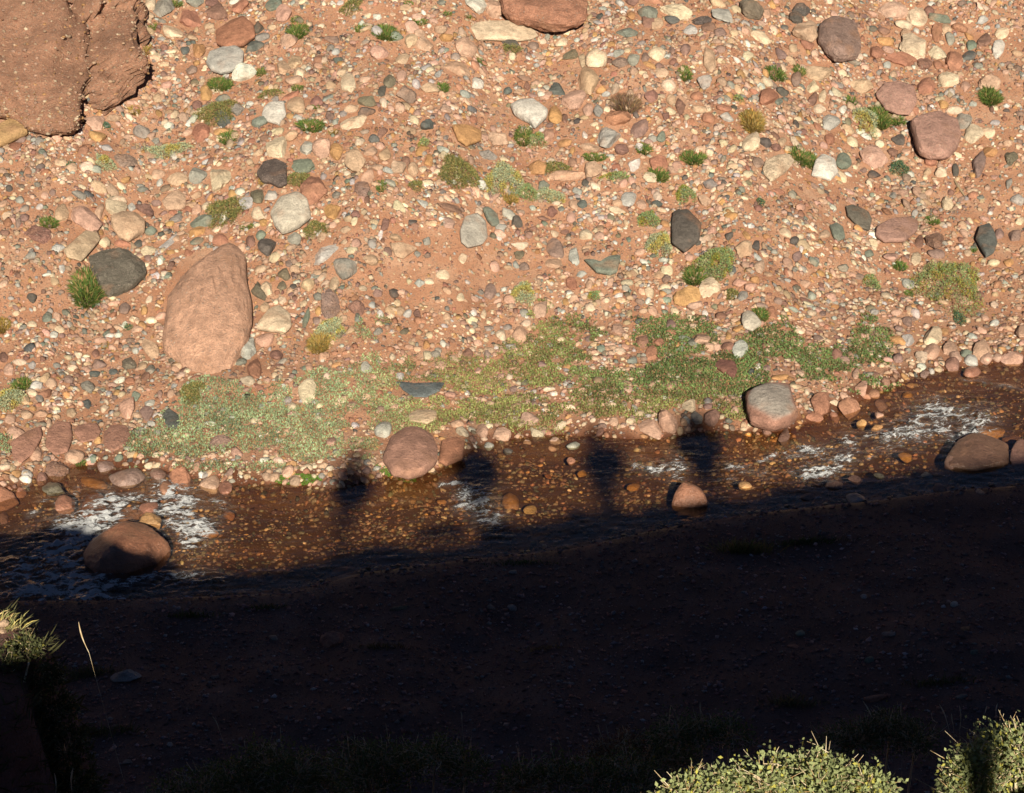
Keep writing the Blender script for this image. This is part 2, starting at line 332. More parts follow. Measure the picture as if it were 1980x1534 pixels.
om = N(nt, 'ShaderNodeMath', operation='SUBTRACT', use_clamp=True); om.inputs[0].default_value = 1.0; L.new(ab.outputs[0], om.inputs[1])
pw = N(nt, 'ShaderNodeMath', operation='POWER'); L.new(om.outputs[0], pw.inputs[0]); pw.inputs[1].default_value = 5.0
fr = N(nt, 'ShaderNodeMath', operation='MULTIPLY_ADD', use_clamp=True); L.new(pw.outputs[0], fr.inputs[0]); fr.inputs[1].default_value = .98; fr.inputs[2].default_value = .02
mx = N(nt, 'ShaderNodeMixShader'); L.new(fr.outputs[0], mx.inputs[0]); L.new(tr.outputs[0], mx.inputs[1]); L.new(gl.outputs[0], mx.inputs[2])
b.inputs['Base Color'].default_value = (.70, .73, .76, 1); b.inputs['Roughness'].default_value = .5; L.new(bumpn(nt, fn.outputs[0], .03, 1), b.inputs['Normal'])
m2 = N(nt, 'ShaderNodeMixShader'); L.new(fm, m2.inputs[0]); L.new(mx.outputs[0], m2.inputs[1]); L.new(b.outputs[0], m2.inputs[2])
L.new(m2.outputs[0], nt.nodes['Material Output'].inputs[0]); M_water = m
water = mesh_obj('stream_water', Pw, Fw, M_water, np.stack([foam] * 3, -1), smooth=180); tag(water, kind='structure')
# ---------------------------------------------------------------- stones
# colour letters -> (stone colour, word)
PAL = {'w': ((.56,.53,.48),'white'), 'c': ((.55,.44,.32),'cream'), 't': ((.44,.31,.215),'tan'), 'o': ((.41,.235,.11),'ochre'),
 'p': ((.44,.285,.215),'pink-beige'), 's': ((.33,.165,.11),'reddish'), 'r': ((.22,.125,.098),'dark red-brown'), 'm': ((.24,.165,.14),'mauve-brown'),
 'g': ((.24,.225,.20),'grey'), 'l': ((.37,.36,.335),'light grey'), 'e': ((.175,.195,.16),'grey-green'), 'd': ((.10,.088,.078),'charcoal'),
 'b': ((.105,.112,.105),'slate-blue'), 'k': ((.16,.14,.10),'olive-brown')}
# measured stones: tile origin, then "x y w h rot colour(flags)"; coordinates are 3x photo pixels inside the tile
TILES = {
(0, 0): """870 25 70 90 0 c;945 50 130 110 0 g;1130 15 105 60 0 g;1230 15 85 50 0 r;1255 75 110 95 0 r;1095 115 150 130 -20 s;1360 10 60 30 0 w;1390 40 100 70 0 s;1595 30 110 80 0 e;1650 80 110 90 0 p;
995 190 140 60 -20 c;1150 290 85 95 0 o;1070 295 60 50 0 b;1500 160 70 60 0 d;1525 220 90 60 0 g;1475 270 120 60 20 b;1410 430 150 105 0 w;1200 545 70 80 0 o;1285 575 100 55 0 e;1115 410 70 50 0 m;950 275 50 50 0 r;1290 680 100 110 0 b;1375 640 80 70 0 g;
1515 710 110 60 0 e;1720 610 110 110 0 t;1680 240 100 80 0 t;1720 360 90 80 0 t;1640 400 90 70 0 t;1735 425 70 60 0 c;1695 470 110 50 10 t;1680 560 120 45 20 s;1140 610 65 60 0 r;570 790 110 70 -10 o;650 690 90 55 0 t;550 710 120 90 0 p;375 740 35 35 0 r;120 815 80 35 0 m;
1160 765 105 110 0 s;820 770 100 80 -30 g;630 860 80 45 0 l;720 930 150 70 10 m;1270 1040 160 150 20 c;1140 1020 110 90 0 g;1765 955 150 90 0 e;1615 865 130 120 0 c;1775 865 90 90 0 l;1870 865 120 110 0 p;1950 890 80 110 0 o;1820 1100 160 180 0 s;
1490 1140 85 90 -30 k;1570 1140 80 60 0 l;680 1170 130 70 0 c;1145 1135 80 50 0 t;460 1130 90 50 0 g;730 1045 60 45 0 o;120 1165 60 50 0 g;920 1010 90 60 0 t;1030 1040 120 70 0 t;1690 790 80 70 0 t;1290 765 110 45 0 o;1835 590 80 60 0 r;1925 230 90 45 0 m""",
(660, 0): """790 40 150 90 -20 w;880 60 140 110 0 p;980 255 110 60 0 d;1115 265 75 55 0 m;1280 250 85 50 0 c;1325 325 95 60 15 k;1395 350 50 100 0 c;1480 345 130 110 0 c;1430 465 130 165 0 t;1250 520 100 75 0 b;1350 580 145 110 0 p;970 530 60 45 0 b;395 240 100 80 0 t;480 260 110 80 0 t;455 195 70 50 0 t;205 95 50 40 0 w;200 185 75 60 0 l;320 215 80 60 0 e;570 175 90 60 0 t;610 225 90 50 0 o;720 275 140 100 0 p;215 310 120 80 0 p;360 345 90 60 0 t;670 405 165 80 -10 t;525 520 130 65 0 t;
45 495 100 110 20 c;140 460 80 40 0 p;275 480 80 80 0 k;350 445 60 70 0 p;375 550 130 100 0 m;150 585 125 80 0 k;155 650 120 65 15 d;60 635 100 50 0 t;240 525 50 80 0 d;75 715 160 85 5 c;185 805 75 50 0 b;240 770 80 50 40 r;1240 670 90 110 0 o;1295 695 40 70 0 r;915 810 130 80 0 p;1595 695 170 110 0 s;1550 810 135 130 0 l;1735 750 120 100 20 m;1855 800 55 75 0 e;1730 860 50 60 0 w;1630 865 85 70 0 r;
1705 955 95 90 0 w;1790 1030 90 75 0 c;1840 955 110 90 0 s;1450 985 120 110 0 t;1310 1020 230 80 0 p;1140 970 110 90 0 o;1440 860 120 55 0 t;1290 830 90 50 0 o;1195 800 90 90 0 p;80 935 120 130 -30 t;170 880 80 60 0 p;250 900 70 75 0 t;505 935 50 85 0 o;330 970 90 80 0 t;415 985 70 70 0 t;155 1030 80 90 0 p;115 1095 100 90 0 m;375 935 60 60 0 r;270 990 60 50 0 l;470 985 50 40 0 c;850 905 100 60 0 g;810 1075 65 55 0 w;1180 1080 80 60 0 e;1665 1155 95 90 0 l;
1830 320 100 80 0 c;1700 350 80 70 0 g;1760 340 50 60 0 m;1790 380 90 35 0 o;1620 365 100 60 0 m;1770 80 120 80 0 e;1930 70 210 80 0 c;1920 120 90 50 0 b;1840 140 70 90 0 t;1780 130 70 70 0 r;1900 500 95 70 0 c;1800 560 80 70 0 r;1970 620 60 100 0 r;1910 580 60 70 0 t;1485 650 60 80 0 g;1430 640 60 80 0 p;1535 550 55 35 0 l;1690 15 80 50 0 r;1800 5 130 40 0 s;1610 20 60 40 0 l;1680 90 50 50 0 o;1660 190 120 60 0 e;1905 645 70 45 0 c;1880 675 45 50 0 r;1505 525 60 50 0 o;1080 500 45 55 0 r;1065 460 90 35 0 m;790 490 70 60 0 w;500 730 80 70 -20 b""",
(1320, 0): """200 15 110 50 0 t;120 120 130 65 -10 d;150 155 90 50 0 r;230 90 140 90 0 l;400 65 140 110 0 k;490 75 60 60 0 p;45 175 90 70 0 l;215 190 80 50 0 m;20 285 60 80 0 m;450 220 130 60 0 c;155 345 80 150 10 t;380 325 60 60 30 c;565 315 100 50 -30 m;595 160 50 30 0 b;680 50 120 80 0 d;660 110 90 70 0 d;700 190 150 110 20 t;730 265 100 55 0 s;1215 65 190 90 10 p;1340 100 150 90 10 c;1485 105 150 50 -8 e;1430 70 60 60 0 r;1280 150 110 50 0 c;1165 180 80 45 0 r;1175 245 100 50 0 o;1195 295 90 40 0 p;1115 305 90 80 0 s;1345 270 165 140 0 c;1290 205 90 60 0 t;1475 190 60 110 0 s;1535 170 70 60 0 t;1615 165 100 55 0 s;1665 215 70 40 0 o;1675 265 60 60 0 e;1665 320 85 60 0 b;1745 240 85 75 0 r;1835 280 75 120 0 w;1855 195 80 70 0 c;1740 120 60 50 0 l;1550 225 60 70 0 g;1480 310 110 75 -10 c;1570 350 90 130 30 s;1270 350 180 75 0 s;1405 370 90 70 0 r;1480 375 60 60 0 s;1185 380 50 40 0 l;785 420 160 100 0 t;655 460 60 90 0 m;755 510 80 80 0 c;815 555 50 80 0 c;760 575 60 80 0 r;580 535 80 50 0 d;560 590 50 50 0 e;500 570 110 100 0 s;130 480 90 80 20 l;260 685 90 60 -10 l;90 635 100 50 0 t;75 560 90 50 0 s;240 630 90 40 0 s;150 690 80 60 -30 s;930 635 50 50 0 w;790 635 80 70 0 c;865 720 105 115 0 l;1410 500 100 110 0 s;1045 505 150 80 0 t;1535 465 130 85 0 c;1775 485 130 90 0 t;1640 500 60 70 0 p;1620 715 100 90 0 g;1690 785 120 110 -30 c;1770 770 80 60 0 c;1580 645 100 50 15 c;1780 885 95 70 0 o;1900 915 80 90 0 k;1715 955 75 155 -5 m;1435 940 70 75 0 s;1580 990 45 75 0 d;1500 1005 70 55 0 c;1415 1000 50 50 0 t;1120 920 180 110 -5 p;1255 815 85 70 0 d;1065 795 70 35 0 w;985 825 80 50 0 c;1215 885 60 50 0 r;400 825 105 140 0 c;480 830 80 55 0 d;575 825 50 55 0 t;540 855 60 50 0 r;935 945 95 100 0 e;1115 1015 80 50 0 d;435 950 70 60 0 m;850 810 60 70 0 s;165 1070 90 55 0 g;125 1165 80 70 0 t;1890 1065 45 70 0 g;1555 1115 40 40 0 r;1810 715 60 30 0 l;1510 610 60 45 0 o""",
(0, 360): """365 160 95 120 15 t;505 200 190 130 -15 p;670 130 130 150 30 c;580 150 60 90 0 t;850 145 150 60 -20 r;765 120 50 50 0 l;1010 90 150 110 0 t;910 100 60 40 0 m;230 285 160 90 -25 r;300 290 55 45 0 t;970 340 180 40 35 l;1025 190 110 50 0 g;1190 205 165 75 0 e;880 260 80 50 0 e;1150 265 130 50 0 o;1145 320 90 50 0 e;1130 285 50 30 0 w;1225 300 35 50 0 w;715 335 110 40 0 s;600 330 80 60 0 c;1255 370 50 35 0 w;860 370 90 70 0 c;1280 315 100 80 0 s;1550 360 115 105 0 d;1455 320 60 70 0 r;1515 290 60 60 0 e;1430 105 90 80 0 l;1490 170 80 80 0 c;1525 215 50 50 0 o;1710 310 90 70 0 g;1880 400 200 70 20 l;1930 150 100 110 0 o;1650 505 80 85 0 k;1500 610 75 140 0 k;1550 590 90 100 0 c;1920 690 130 160 0 m;1630 580 60 50 0 k;1640 665 50 60 0 c;1530 700 70 60 0 t;1940 560 80 90 0 t;1785 580 80 70 0 t;1780 770 40 130 -20 e;1435 945 140 160 0 l;1540 900 120 80 0 p;1480 1050 100 130 0 s;1605 980 80 70 0 r;870 945 85 130 15 t;755 1035 85 80 0 k;725 715 75 65 0 m;865 660 50 40 20 c;765 770 35 40 0 c;275 765 60 55 0 e;335 755 55 50 0 t;190 800 60 40 0 c;360 480 40 60 0 w;320 555 55 50 0 t;270 515 50 25 0 w;190 650 60 60 0 d;555 975 50 60 0 r;550 1090 60 45 0 b;505 1160 90 80 0 g;190 1040 50 50 0 l;265 1110 80 60 0 t;110 1025 85 40 0 c;50 1070 60 80 0 p;20 1000 60 70 0 r;660 1080 50 30 0 b;750 1140 65 50 0 s;850 1100 70 50 0 r;875 1065 60 55 0 g;575 1040 80 60 0 m""",
(660, 360): """1020 205 85 70 -20 d;625 125 150 50 0 r;320 300 90 60 0 t;170 430 90 70 0 t;20 480 140 140 0 g;230 280 30 70 0 w;255 225 50 80 0 r;410 210 60 35 0 d;500 320 55 45 0 g;705 420 50 60 0 c;590 520 85 65 0 c;450 560 70 50 0 l;305 625 65 60 0 d;95 705 110 80 0 r;180 690 45 40 0 l;385 740 55 55 0 l;440 745 50 55 0 r;225 740 45 45 0 w;695 645 50 45 0 c;1040 345 115 50 5 c;1030 400 60 60 -40 k;1145 345 45 35 0 c;1240 360 100 120 0 m;1230 455 110 70 0 t;1355 410 80 110 0 l;1395 510 65 45 0 l;1065 470 70 55 0 m;1415 290 85 75 0 c;1235 275 60 50 0 c;1295 270 55 30 0 r;1600 140 110 45 0 c;1400 110 70 45 0 b;1350 110 60 60 0 p;1330 185 60 60 0 p;1230 150 70 70 0 r;1170 190 80 35 0 r;1740 105 70 60 0 t;1790 620 65 70 0 c;1880 545 60 60 0 m;860 620 80 100 0 m;1150 720 90 110 -30 p;1040 860 90 110 -25 p;930 870 70 70 0 c;1340 570 70 90 0 s;490 925 50 50 0 o;590 915 40 40 0 w;500 985 50 50 0 c;295 990 45 55 0 c;735 975 60 60 0 r;855 825 60 40 0 g;825 740 35 60 0 c;145 1055 70 80 0 l;1435 885 50 45 0 m;1740 905 90 80 0 r;1835 915 80 60 0 s;1800 975 70 100 0 s;1165 1040 60 50 0 m;790 1080 45 50 0 p;925 1105 45 40 0 p;345 1105 60 50 0 l;1910 810 70 60 0 m;1600 830 70 80 0 p""",
(1320, 360): """350 360 105 105 0 t;430 345 50 65 0 d;370 285 70 45 0 o;265 290 60 50 0 d;150 600 115 130 -40 c;30 640 170 110 15 o;75 690 110 60 0 p;650 320 60 50 0 d;600 275 90 50 0 c;685 295 45 40 0 c;735 290 30 30 0 w;825 280 70 60 0 t;1370 330 50 95 0 r;1455 320 110 110 0 r;1530 105 80 75 0 c;1955 205 50 50 0 c;1930 290 75 70 0 m;1890 445 60 50 0 o;1840 285 60 70 0 m;1345 160 40 50 0 l;1205 415 80 55 0 p;1080 390 60 50 0 e;1360 420 60 80 0 c;1470 395 100 50 0 m;1310 570 75 65 0 l;1025 530 60 45 0 m;715 570 70 55 -30 p;925 475 60 50 0 g;450 470 70 90 0 t;665 410 60 70 0 m;550 670 60 40 0 m;345 640 70 50 20 g;420 545 60 40 0 o;395 590 70 60 0 p;515 740 70 100 0 s;110 890 110 80 0 p;65 910 70 70 0 g;330 955 90 120 -15 l;265 870 40 55 0 o;265 930 80 60 0 r;895 980 80 65 0 r;1250 895 120 50 -8 o;1310 900 90 70 0 l;1445 880 95 130 -30 c;1510 845 65 45 0 o;1630 660 140 70 0 p;1715 640 60 60 0 r;1300 790 60 60 0 m;1390 985 80 85 0 c;1450 960 100 90 0 p;1545 950 90 80 0 p;1580 990 70 80 0 p;1570 1045 95 90 0 r;1645 975 70 50 0 e;1680 1010 80 65 0 l;1735 955 100 100 0 p;1760 1000 70 70 0 p;1825 1000 55 55 0 p;1920 1010 140 80 0 p;1960 850 70 90 0 p;1670 1090 110 75 0 sz;1405 1095 55 60 0 m;440 1045 50 35 0 w;485 1060 50 45 0 m;400 1085 50 50 0 b;560 1110 110 40 0 o;1000 1090 50 70 0 p;1255 1000 70 60 0 m""",
(0, 700): """95 415 110 80 0 p;430 540 120 90 0 p;210 540 90 80 0 p;740 260 100 140 0 p;790 195 65 65 0 e;505 240 55 65 0 b;655 55 50 30 0 b;260 190 80 65 0 s;230 215 50 50 0 g;240 300 80 55 0 p;850 300 80 90 0 m;870 240 70 40 15 l;1290 465 150 70 0 m;1695 265 60 50 0 c;1785 165 110 150 -10 c;1920 470 60 60 0 p;330 645 130 130 0 r;240 680 70 80 0 r;100 650 70 45 0 o;125 760 60 70 0 s;610 610 110 80 0 mz;740 680 200 110 0 mz;1050 680 120 150 0 s;960 740 110 100 0 sz;920 660 100 80 0 rz;1220 710 130 90 0 pz;1305 740 90 80 0 sz;380 820 130 120 20 sz;550 830 160 180 -10 su;320 740 140 80 0 kz;535 675 190 60 -30 ou;860 850 115 110 0 sz;740 910 130 100 30 s;880 925 140 90 -20 oz;20 910 70 80 0 r;1190 950 150 80 0 ou;1325 870 80 50 0 su;150 225 60 55 0 t;160 310 70 60 0 t;60 330 70 60 0 p;410 300 70 55 0 t;610 270 60 50 0 c;400 105 60 50 0 m;300 120 70 60 0 t""",
(660, 700): """250 400 120 90 0 l;670 360 85 50 0 p;705 410 80 60 0 c;815 405 75 80 0 p;945 425 130 70 15 p;1085 330 125 80 0 p;860 490 60 60 0 g;1235 465 80 55 0 p;1225 505 55 35 0 p;1080 465 50 30 0 p;1345 490 80 50 0 gz;1580 350 60 60 0 p;1795 390 140 90 -25 p;1905 350 135 120 -30 p;965 520 60 35 0 dz;1330 575 60 50 0 sz;1395 630 60 40 0 ou;65 250 70 40 0 p;230 285 60 50 0 p;220 180 50 35 0 s;990 780 120 90 0 ou;1100 845 90 50 0 cu;580 800 60 30 0 ou;995 160 50 45 0 m;1640 245 40 40 0 g;1195 655 50 25 0 su;1690 715 90 40 0 ou""",
(1320, 700): """80 325 70 75 0 g;165 330 100 110 0 r;45 260 100 80 0 c;300 280 60 60 0 p;805 240 115 130 0 s;770 330 110 60 0 s;965 280 130 130 0 s;885 325 80 50 0 s;1040 155 80 80 0 p;1110 185 70 60 0 s;1150 255 80 65 0 r;1135 310 60 40 0 pz;1320 140 50 40 0 o;585 430 70 100 0 rz;490 410 60 50 0 r;680 350 40 30 0 o;1040 360 65 50 0 oz;1125 380 70 40 0 oz;355 720 90 50 0 oz;1790 385 160 80 0 ou;1810 450 50 40 0 r;1560 590 80 90 0 rz;1000 680 90 50 0 rz;1140 665 70 40 0 kz;1310 180 70 40 0 ou;880 720 110 60 0 rz;1500 740 90 60 0 mz;1700 800 170 100 0 mz;1280 800 90 60 0 gz;1850 760 100 70 0 rz;1000 800 110 60 0 gz;720 790 90 50 0 mz;1410 660 80 40 0 gz;1290 530 80 50 0 ou;1960 540 120 160 0 rz;1180 120 60 50 0 r;1065 200 60 40 0 s""",
(660, 1000): """250 250 160 60 0 r;20 330 150 90 0 s;330 530 130 30 4 k;990 530 60 40 0 g;870 525 50 30 0 g;1000 320 60 30 0 g""",
(0, 1134): """730 520 175 85 0 l;1930 310 150 90 0 s;1590 300 60 40 0 g;1245 530 60 25 0 g;990 920 45 30 0 l;500 905 50 30 0 s;740 1020 60 30 0 g""",
(1320, 1134): """1050 60 40 30 0 l;1575 105 45 30 0 l;1620 820 0 0 0 l;1080 425 60 40 0 e;680 275 60 40 0 e;1120 650 130 40 0 s;1200 280 90 30 0 g;1690 380 45 35 0 e;640 350 70 25 0 s;1610 640 80 30 0 g;1640 245 50 30 0 o""",
}
# boulders and stones with traced outlines: name, label, colour, material, relief, outline in photo pixels
P = lambda ox, oy, s, pts: [(ox + x / s, oy + y / s) for x, y in pts]
POLY = [
 ('boulder', 'large upright oval brown boulder, pointed at its top, above the left end of the grass', 't2', 'c', .80, P(0,360,3,[(960,720),(1000,590),(1120,500),(1250,440),(1330,380),(1420,325),(1470,370),(1497,420),(1480,520),(1465,600),(1460,720),(1430,840),(1370,960),(1270,1060),(1180,1135),(1120,1135),(1060,1080),(1000,1020),(985,960),(920,890),(930,810)]), 'the large oval brown boulder'),
 ('boulder', 'red-brown boulder cut off by the top edge with a black shadow under it', 's', 'r', .95, P(660,0,3,[(925,0),(945,60),(985,95),(1080,115),(1200,150),(1300,152),(1410,120),(1422,40),(1400,-60),(1250,-130),(1050,-110),(940,-50)]), 'the red-brown boulder at the top edge'),
 ('boulder', 'long pale tan boulder lying on its side below the red-brown boulder', 'c', 's', .5, P(660,0,3,[(750,205),(770,170),(850,140),(980,112),(1060,112),(1120,145),(1140,165),(1100,195),(1040,215),(900,240),(800,262),(780,235)]), 'the long pale tan boulder'),
 ('boulder', 'dark grey lichen-stained boulder with a green plant against its left side', 'd2', 'r', .55, P(0,360,3,[(505,415),(600,375),(720,365),(830,420),(845,490),(780,570),(650,645),(600,600),(540,510)]), 'the dark lichened boulder'),
 ('boulder', 'round pinkish rough boulder, largest stone near the right edge', 'p2', 'c', .75, P(1320,0,3,[(1310,740),(1370,690),(1460,650),(1570,680),(1610,760),(1600,830),(1560,890),(1480,912),(1400,900),(1360,840),(1340,790)]), 'the round pinkish boulder'),
 ('boulder', 'flat-topped pinkish rough boulder upslope of the largest round one, right side', 'p2', 'c', .55, P(1320,0,3,[(1120,570),(1160,500),(1240,470),(1320,480),(1360,560),(1340,640),(1260,655),(1190,640)]), 'the flat pinkish boulder'),
 ('boulder', 'craggy mauve boulder with a dark gap at its left, upper right', 'm', 'r', .8, P(1320,0,3,[(780,160),(830,115),(960,105),(1000,170),(1045,240),(1040,290),(930,345),(860,310),(800,265),(775,200)]), 'the craggy mauve boulder'),
 ('boulder', 'blocky boulder at the water edge, grey on top and reddish in front', 's2', 's', .95, [(1440,765),(1475,745),(1525,738),(1535,770),(1543,800),(1530,815),(1500,827),(1455,820),(1445,795)], 'the blocky red boulder'),
 ('boulder', 'big rounded pink boulder at the waterside between the people shadows', 'p3', 's', .85, P(660,700,3,[(240,560),(290,440),(370,385),(470,375),(530,400),(560,480),(550,580),(480,640),(380,665),(290,640)]), 'the big pink waterside boulder'),
 ('boulder', 'brown boulder leaning beside the big rounded pink one at the waterside', 's3', 's', .8, P(660,700,3,[(565,470),(640,430),(700,450),(715,540),(640,605),(585,600)]), 'the brown waterside boulder'),
 ('boulder', 'large wet reddish boulder in the rapids, its lower half in shadow', 's4', 'z', .72, P(0,700,3,[(490,1090),(520,1030),(640,985),(760,950),(850,945),(900,1000),(990,1110),(900,1200),(720,1250),(560,1230),(500,1160)]), 'the large boulder in the rapids'),
 ('boulder', 'broad wet dark brown rock at the right shore with a white splash mark', 'r2', 'z', .5, P(1320,700,3,[(1590,480),(1660,430),(1780,430),(1880,450),(1890,580),(1700,640),(1560,630),(1545,560)]), 'the broad wet dark rock'),
 ('stone', 'orange-brown block perched at the right edge of the stream', 's3', 's', .9, P(1320,700,3,[(1850,450),(1955,425),(1972,480),(1880,505)]), 'the orange-brown block'),
 ('boulder', 'cone-shaped reddish rock rising from the stream under the rightmost person shadow', 's3', 'z', .95, [(1298,985),(1306,962),(1322,942),(1335,936),(1348,944),(1361,964),(1369,985),(1335,992)], 'the cone-shaped rock'),
 ('boulder', 'angular white boulder with flat facets, left of centre', 'w2', 's', .85, P(0,360,3,[(1570,140),(1640,50),(1740,30),(1790,90),(1800,190),(1720,240),(1620,265),(1580,210)]), 'the angular white boulder'),
 ('boulder', 'smooth pale grey egg-shaped boulder on bare soil near the centre', 'l2', 's', .6, P(660,360,3,[(680,220),(730,160),(800,180),(858,250),(850,300),(790,360),(740,350),(700,300)]), 'the pale egg-shaped boulder'),
 ('boulder', 'broken white and cream boulder in the upper middle of the scree', 'w', 's', .7, P(660,0,3,[(980,600),(1040,575),(1120,580),(1200,650),(1190,680),(1120,740),(1085,700),(1060,690),(1000,650)]), 'the broken white boulder'),
 ('stone', 'bright ochre wedge-shaped stone in the upper middle', 'o', 's', .6, P(660,0,3,[(630,770),(700,730),(790,710),(820,770),(760,840),(700,830)]), 'the bright ochre stone'),
 ('boulder', 'rounded light grey boulder touching a white block, upper left', 'l', 's', .75, P(0,0,3,[(1195,345),(1225,290),(1310,270),(1380,275),(1420,325),(1400,375),(1330,415),(1260,415),(1210,385)]), 'the rounded light grey boulder'),
 ('boulder', 'orange-brown boulder with a crease across it, just above the light grey one', 's3', 's', .7, P(0,0,3,[(1245,220),(1260,150),(1350,120),(1440,115),(1478,180),(1470,240),(1390,268),(1290,268)]), 'the creased orange-brown boulder'),
 ('stone', 'squared yellowish stone lying at the left edge against the cliff foot', 'o2', 's', .7, P(0,0,3,[(-60,760),(0,730),(120,665),(155,690),(152,780),(60,815),(0,832),(-50,840)]), 'the yellowish stone at the left edge'),
 ('boulder', 'cream cracked boulder tilted like a wedge, left of the oval boulder', 'c2', 's', .5, P(0,360,3,[(385,400),(470,260),(540,245),(565,280),(540,350),(500,430),(420,430)]), 'the cream wedge boulder'),
 ('boulder', 'tan faceted boulder in the cluster above the dark lichened one', 't', 's', .8, P(0,360,3,[(640,190),(700,145),(780,140),(840,195),(840,250),(760,315),(700,300),(650,240)]), 'the tan faceted boulder'),
 ('stone', 'cream layered stone with sharp edges, right of the large oval boulder', 'c', 's', .6, P(0,360,3,[(1475,800),(1580,710),(1640,690),(1690,760),(1680,830),(1640,860),(1540,830)]), 'the cream layered stone'),
 ('stone', 'grey-green boat-shaped stone with a dark hollow, centre right', 'e', 's', .7, P(660,360,3,[(1400,410),(1440,440),(1500,450),(1570,400),(1625,395),(1600,500),(1560,515),(1480,500)]), 'the grey-green boat-shaped stone'),
 ('stone', 'blue-green wedge of stone just above the egg-shaped boulder', 'e', 's', .6, P(660,360,3,[(805,140),(840,125),(900,150),(930,210),(890,230),(850,200)]), 'the blue-green wedge'),
 ('boulder', 'black smooth egg-like boulder between sage cushions, right of centre', 'd', 's', .75, [(1298,430),(1300,405),(1330,403),(1356,432),(1352,465),(1325,487),(1300,470)], 'the black boulder'),
 ('stone', 'dark olive-black flat stone, right side, pointed at its right end', 'd2', 's', .55, P(1320,360,3,[(930,150),(960,125),(1060,130),(1095,160),(1110,225),(1050,230),(960,195)]), 'the olive-black stone'),
 ('boulder', 'two-lobed mauve-pink flat boulder on the right slope', 'm2', 's', .5, P(1320,360,3,[(1130,280),(1190,210),(1290,155),(1340,160),(1355,220),(1310,300),(1200,340),(1140,320)]), 'the two-lobed mauve boulder'),
 ('stone', 'slate-blue faceted upright stone alone on bare soil at far right', 'b', 's', .8, P(1320,360,3,[(1700,310),(1715,240),(1770,215),(1800,260),(1825,320),(1810,380),(1770,410),(1740,370)]), 'the slate-blue stone'),
 ('stone', 'grey-green flat faceted stone left of the two-lobed mauve boulder', 'e', 's', .55, P(1320,360,3,[(840,250),(870,215),(915,225),(955,280),(925,313),(890,300)]), 'the grey-green facet stone'),
 ('boulder', 'bright white rounded block with a grey-green stone at its right', 'w', 's', .8, P(1320,0,3,[(755,970),(770,915),(850,905),(905,970),(890,1020),(780,1050)]), 'the bright white block'),
 ('boulder', 'cream and orange rough rock, left of the bright white block', 'c', 'r', .6, P(1320,0,3,[(475,960),(520,910),(580,870),(625,890),(610,970),(560,1060),(520,1045),(480,1015)]), 'the cream and orange rock'),
 ('boulder', 'purplish-black boulder with a dry yellow tuft at its left, left of centre', 'd3', 'r', .6, P(0,0,3,[(1490,990),(1540,935),(1610,925),(1670,970),(1650,1080),(1600,1088),(1550,1050),(1510,1040)]), 'the purplish-black boulder'),
 ('stone', 'white angular stone standing above the grass near a moss tuft, right', 'w2', 's', .8, P(1320,360,3,[(340,780),(350,735),(385,715),(420,740),(458,800),(400,840),(350,820)]), 'the white angular stone'),
 ('boulder', 'white fractured rock at the upper left among tan stones', 'w', 's', .7, P(0,0,3,[(1515,650),(1540,610),(1600,590),(1665,600),(1655,680),(1600,725),(1540,690)]), 'the white fractured rock'),
 ('stone', 'cream and white block lying in the grass above the big pink boulder', 'c3', 's', .7, P(660,700,3,[(390,300),(440,275),(555,280),(555,330),(500,360),(390,340)]), 'the cream and white block'),
 ('stone', 'dark slate standing in the pale grass, below the left gravel', 'b', 's', .5, P(0,700,3,[(945,300),(985,265),(1035,310),(1042,360),(1010,395),(960,370)]), 'the dark slate'),
 ('stone', 'broad blue-grey slab half sunk in the grass at its centre', 'b2', 's', .4, [(765,737),(800,742),(860,737),(850,755),(825,768),(800,768),(778,755)], 'the blue-grey slab'),
 ('boulder', 'leftmost slanting pink slab of the slabs on the left shore', 'p4', 's', .4, P(0,700,3,[(65,470),(150,410),(230,370),(240,430),(200,520),(130,585),(85,570)]), 'the slanting pink slab'),
 ('boulder', 'cracked pink slab in the middle of the slabs on the left shore', 'p4', 's', .4, P(0,700,3,[(275,400),(330,345),(410,350),(420,440),(390,520),(320,540),(265,490)]), 'the cracked pink slab'),
 ('boulder', 'pink slab above a green sprig, right of the cracked slab', 'p4', 's', .35, P(0,700,3,[(430,400),(460,360),(560,355),(585,410),(560,450),(470,465)]), 'the pink slab by the sprig'),
 ('boulder', 'worn pink slab with ragged edge meeting the grass at the left shore', 'p4', 'r', .35, P(0,700,3,[(610,400),(650,360),(740,370),(760,430),(720,490),(640,520),(600,470)]), 'the worn pink slab'),
 ('boulder', 'orange-red flat rock at the left edge of the stream', 's3', 's', .45, P(0,700,3,[(-60,740),(0,735),(60,750),(110,800),(60,850),(0,878),(-60,860)]), 'the orange-red flat rock'),
 ('stone', 'dark red wedge stone standing in the right of the green mat', 's5', 's', .5, P(1320,360,3,[(180,1040),(210,1000),(300,1020),(320,1060),(300,1115),(230,1075)]), 'the dark red wedge'),
 ('stone', 'tan curved stone with a pale upper edge on bare soil, centre', 't', 's', .6, P(660,360,3,[(275,350),(330,330),(440,340),(370,420),(320,415)]), 'the tan curved stone'),
]
EXTRA = {'t2': (.45,.27,.19), 'd2': (.135,.122,.10), 'p2': (.36,.215,.175), 's2': (.30,.165,.125), 'p3': (.36,.205,.155), 's3': (.31,.15,.095), 's4': (.27,.125,.075),
 'r2': (.15,.085,.06), 'w2': (.47,.43,.36), 'l2': (.40,.375,.33), 'o2': (.40,.26,.13), 'c2': (.42,.32,.22), 'm2': (.31,.19,.155), 'd3': (.12,.095,.085), 'c3': (.50,.38,.26),
 'b2': (.12,.14,.145), 'p4': (.35,.19,.14), 's5': (.22,.105,.085)}

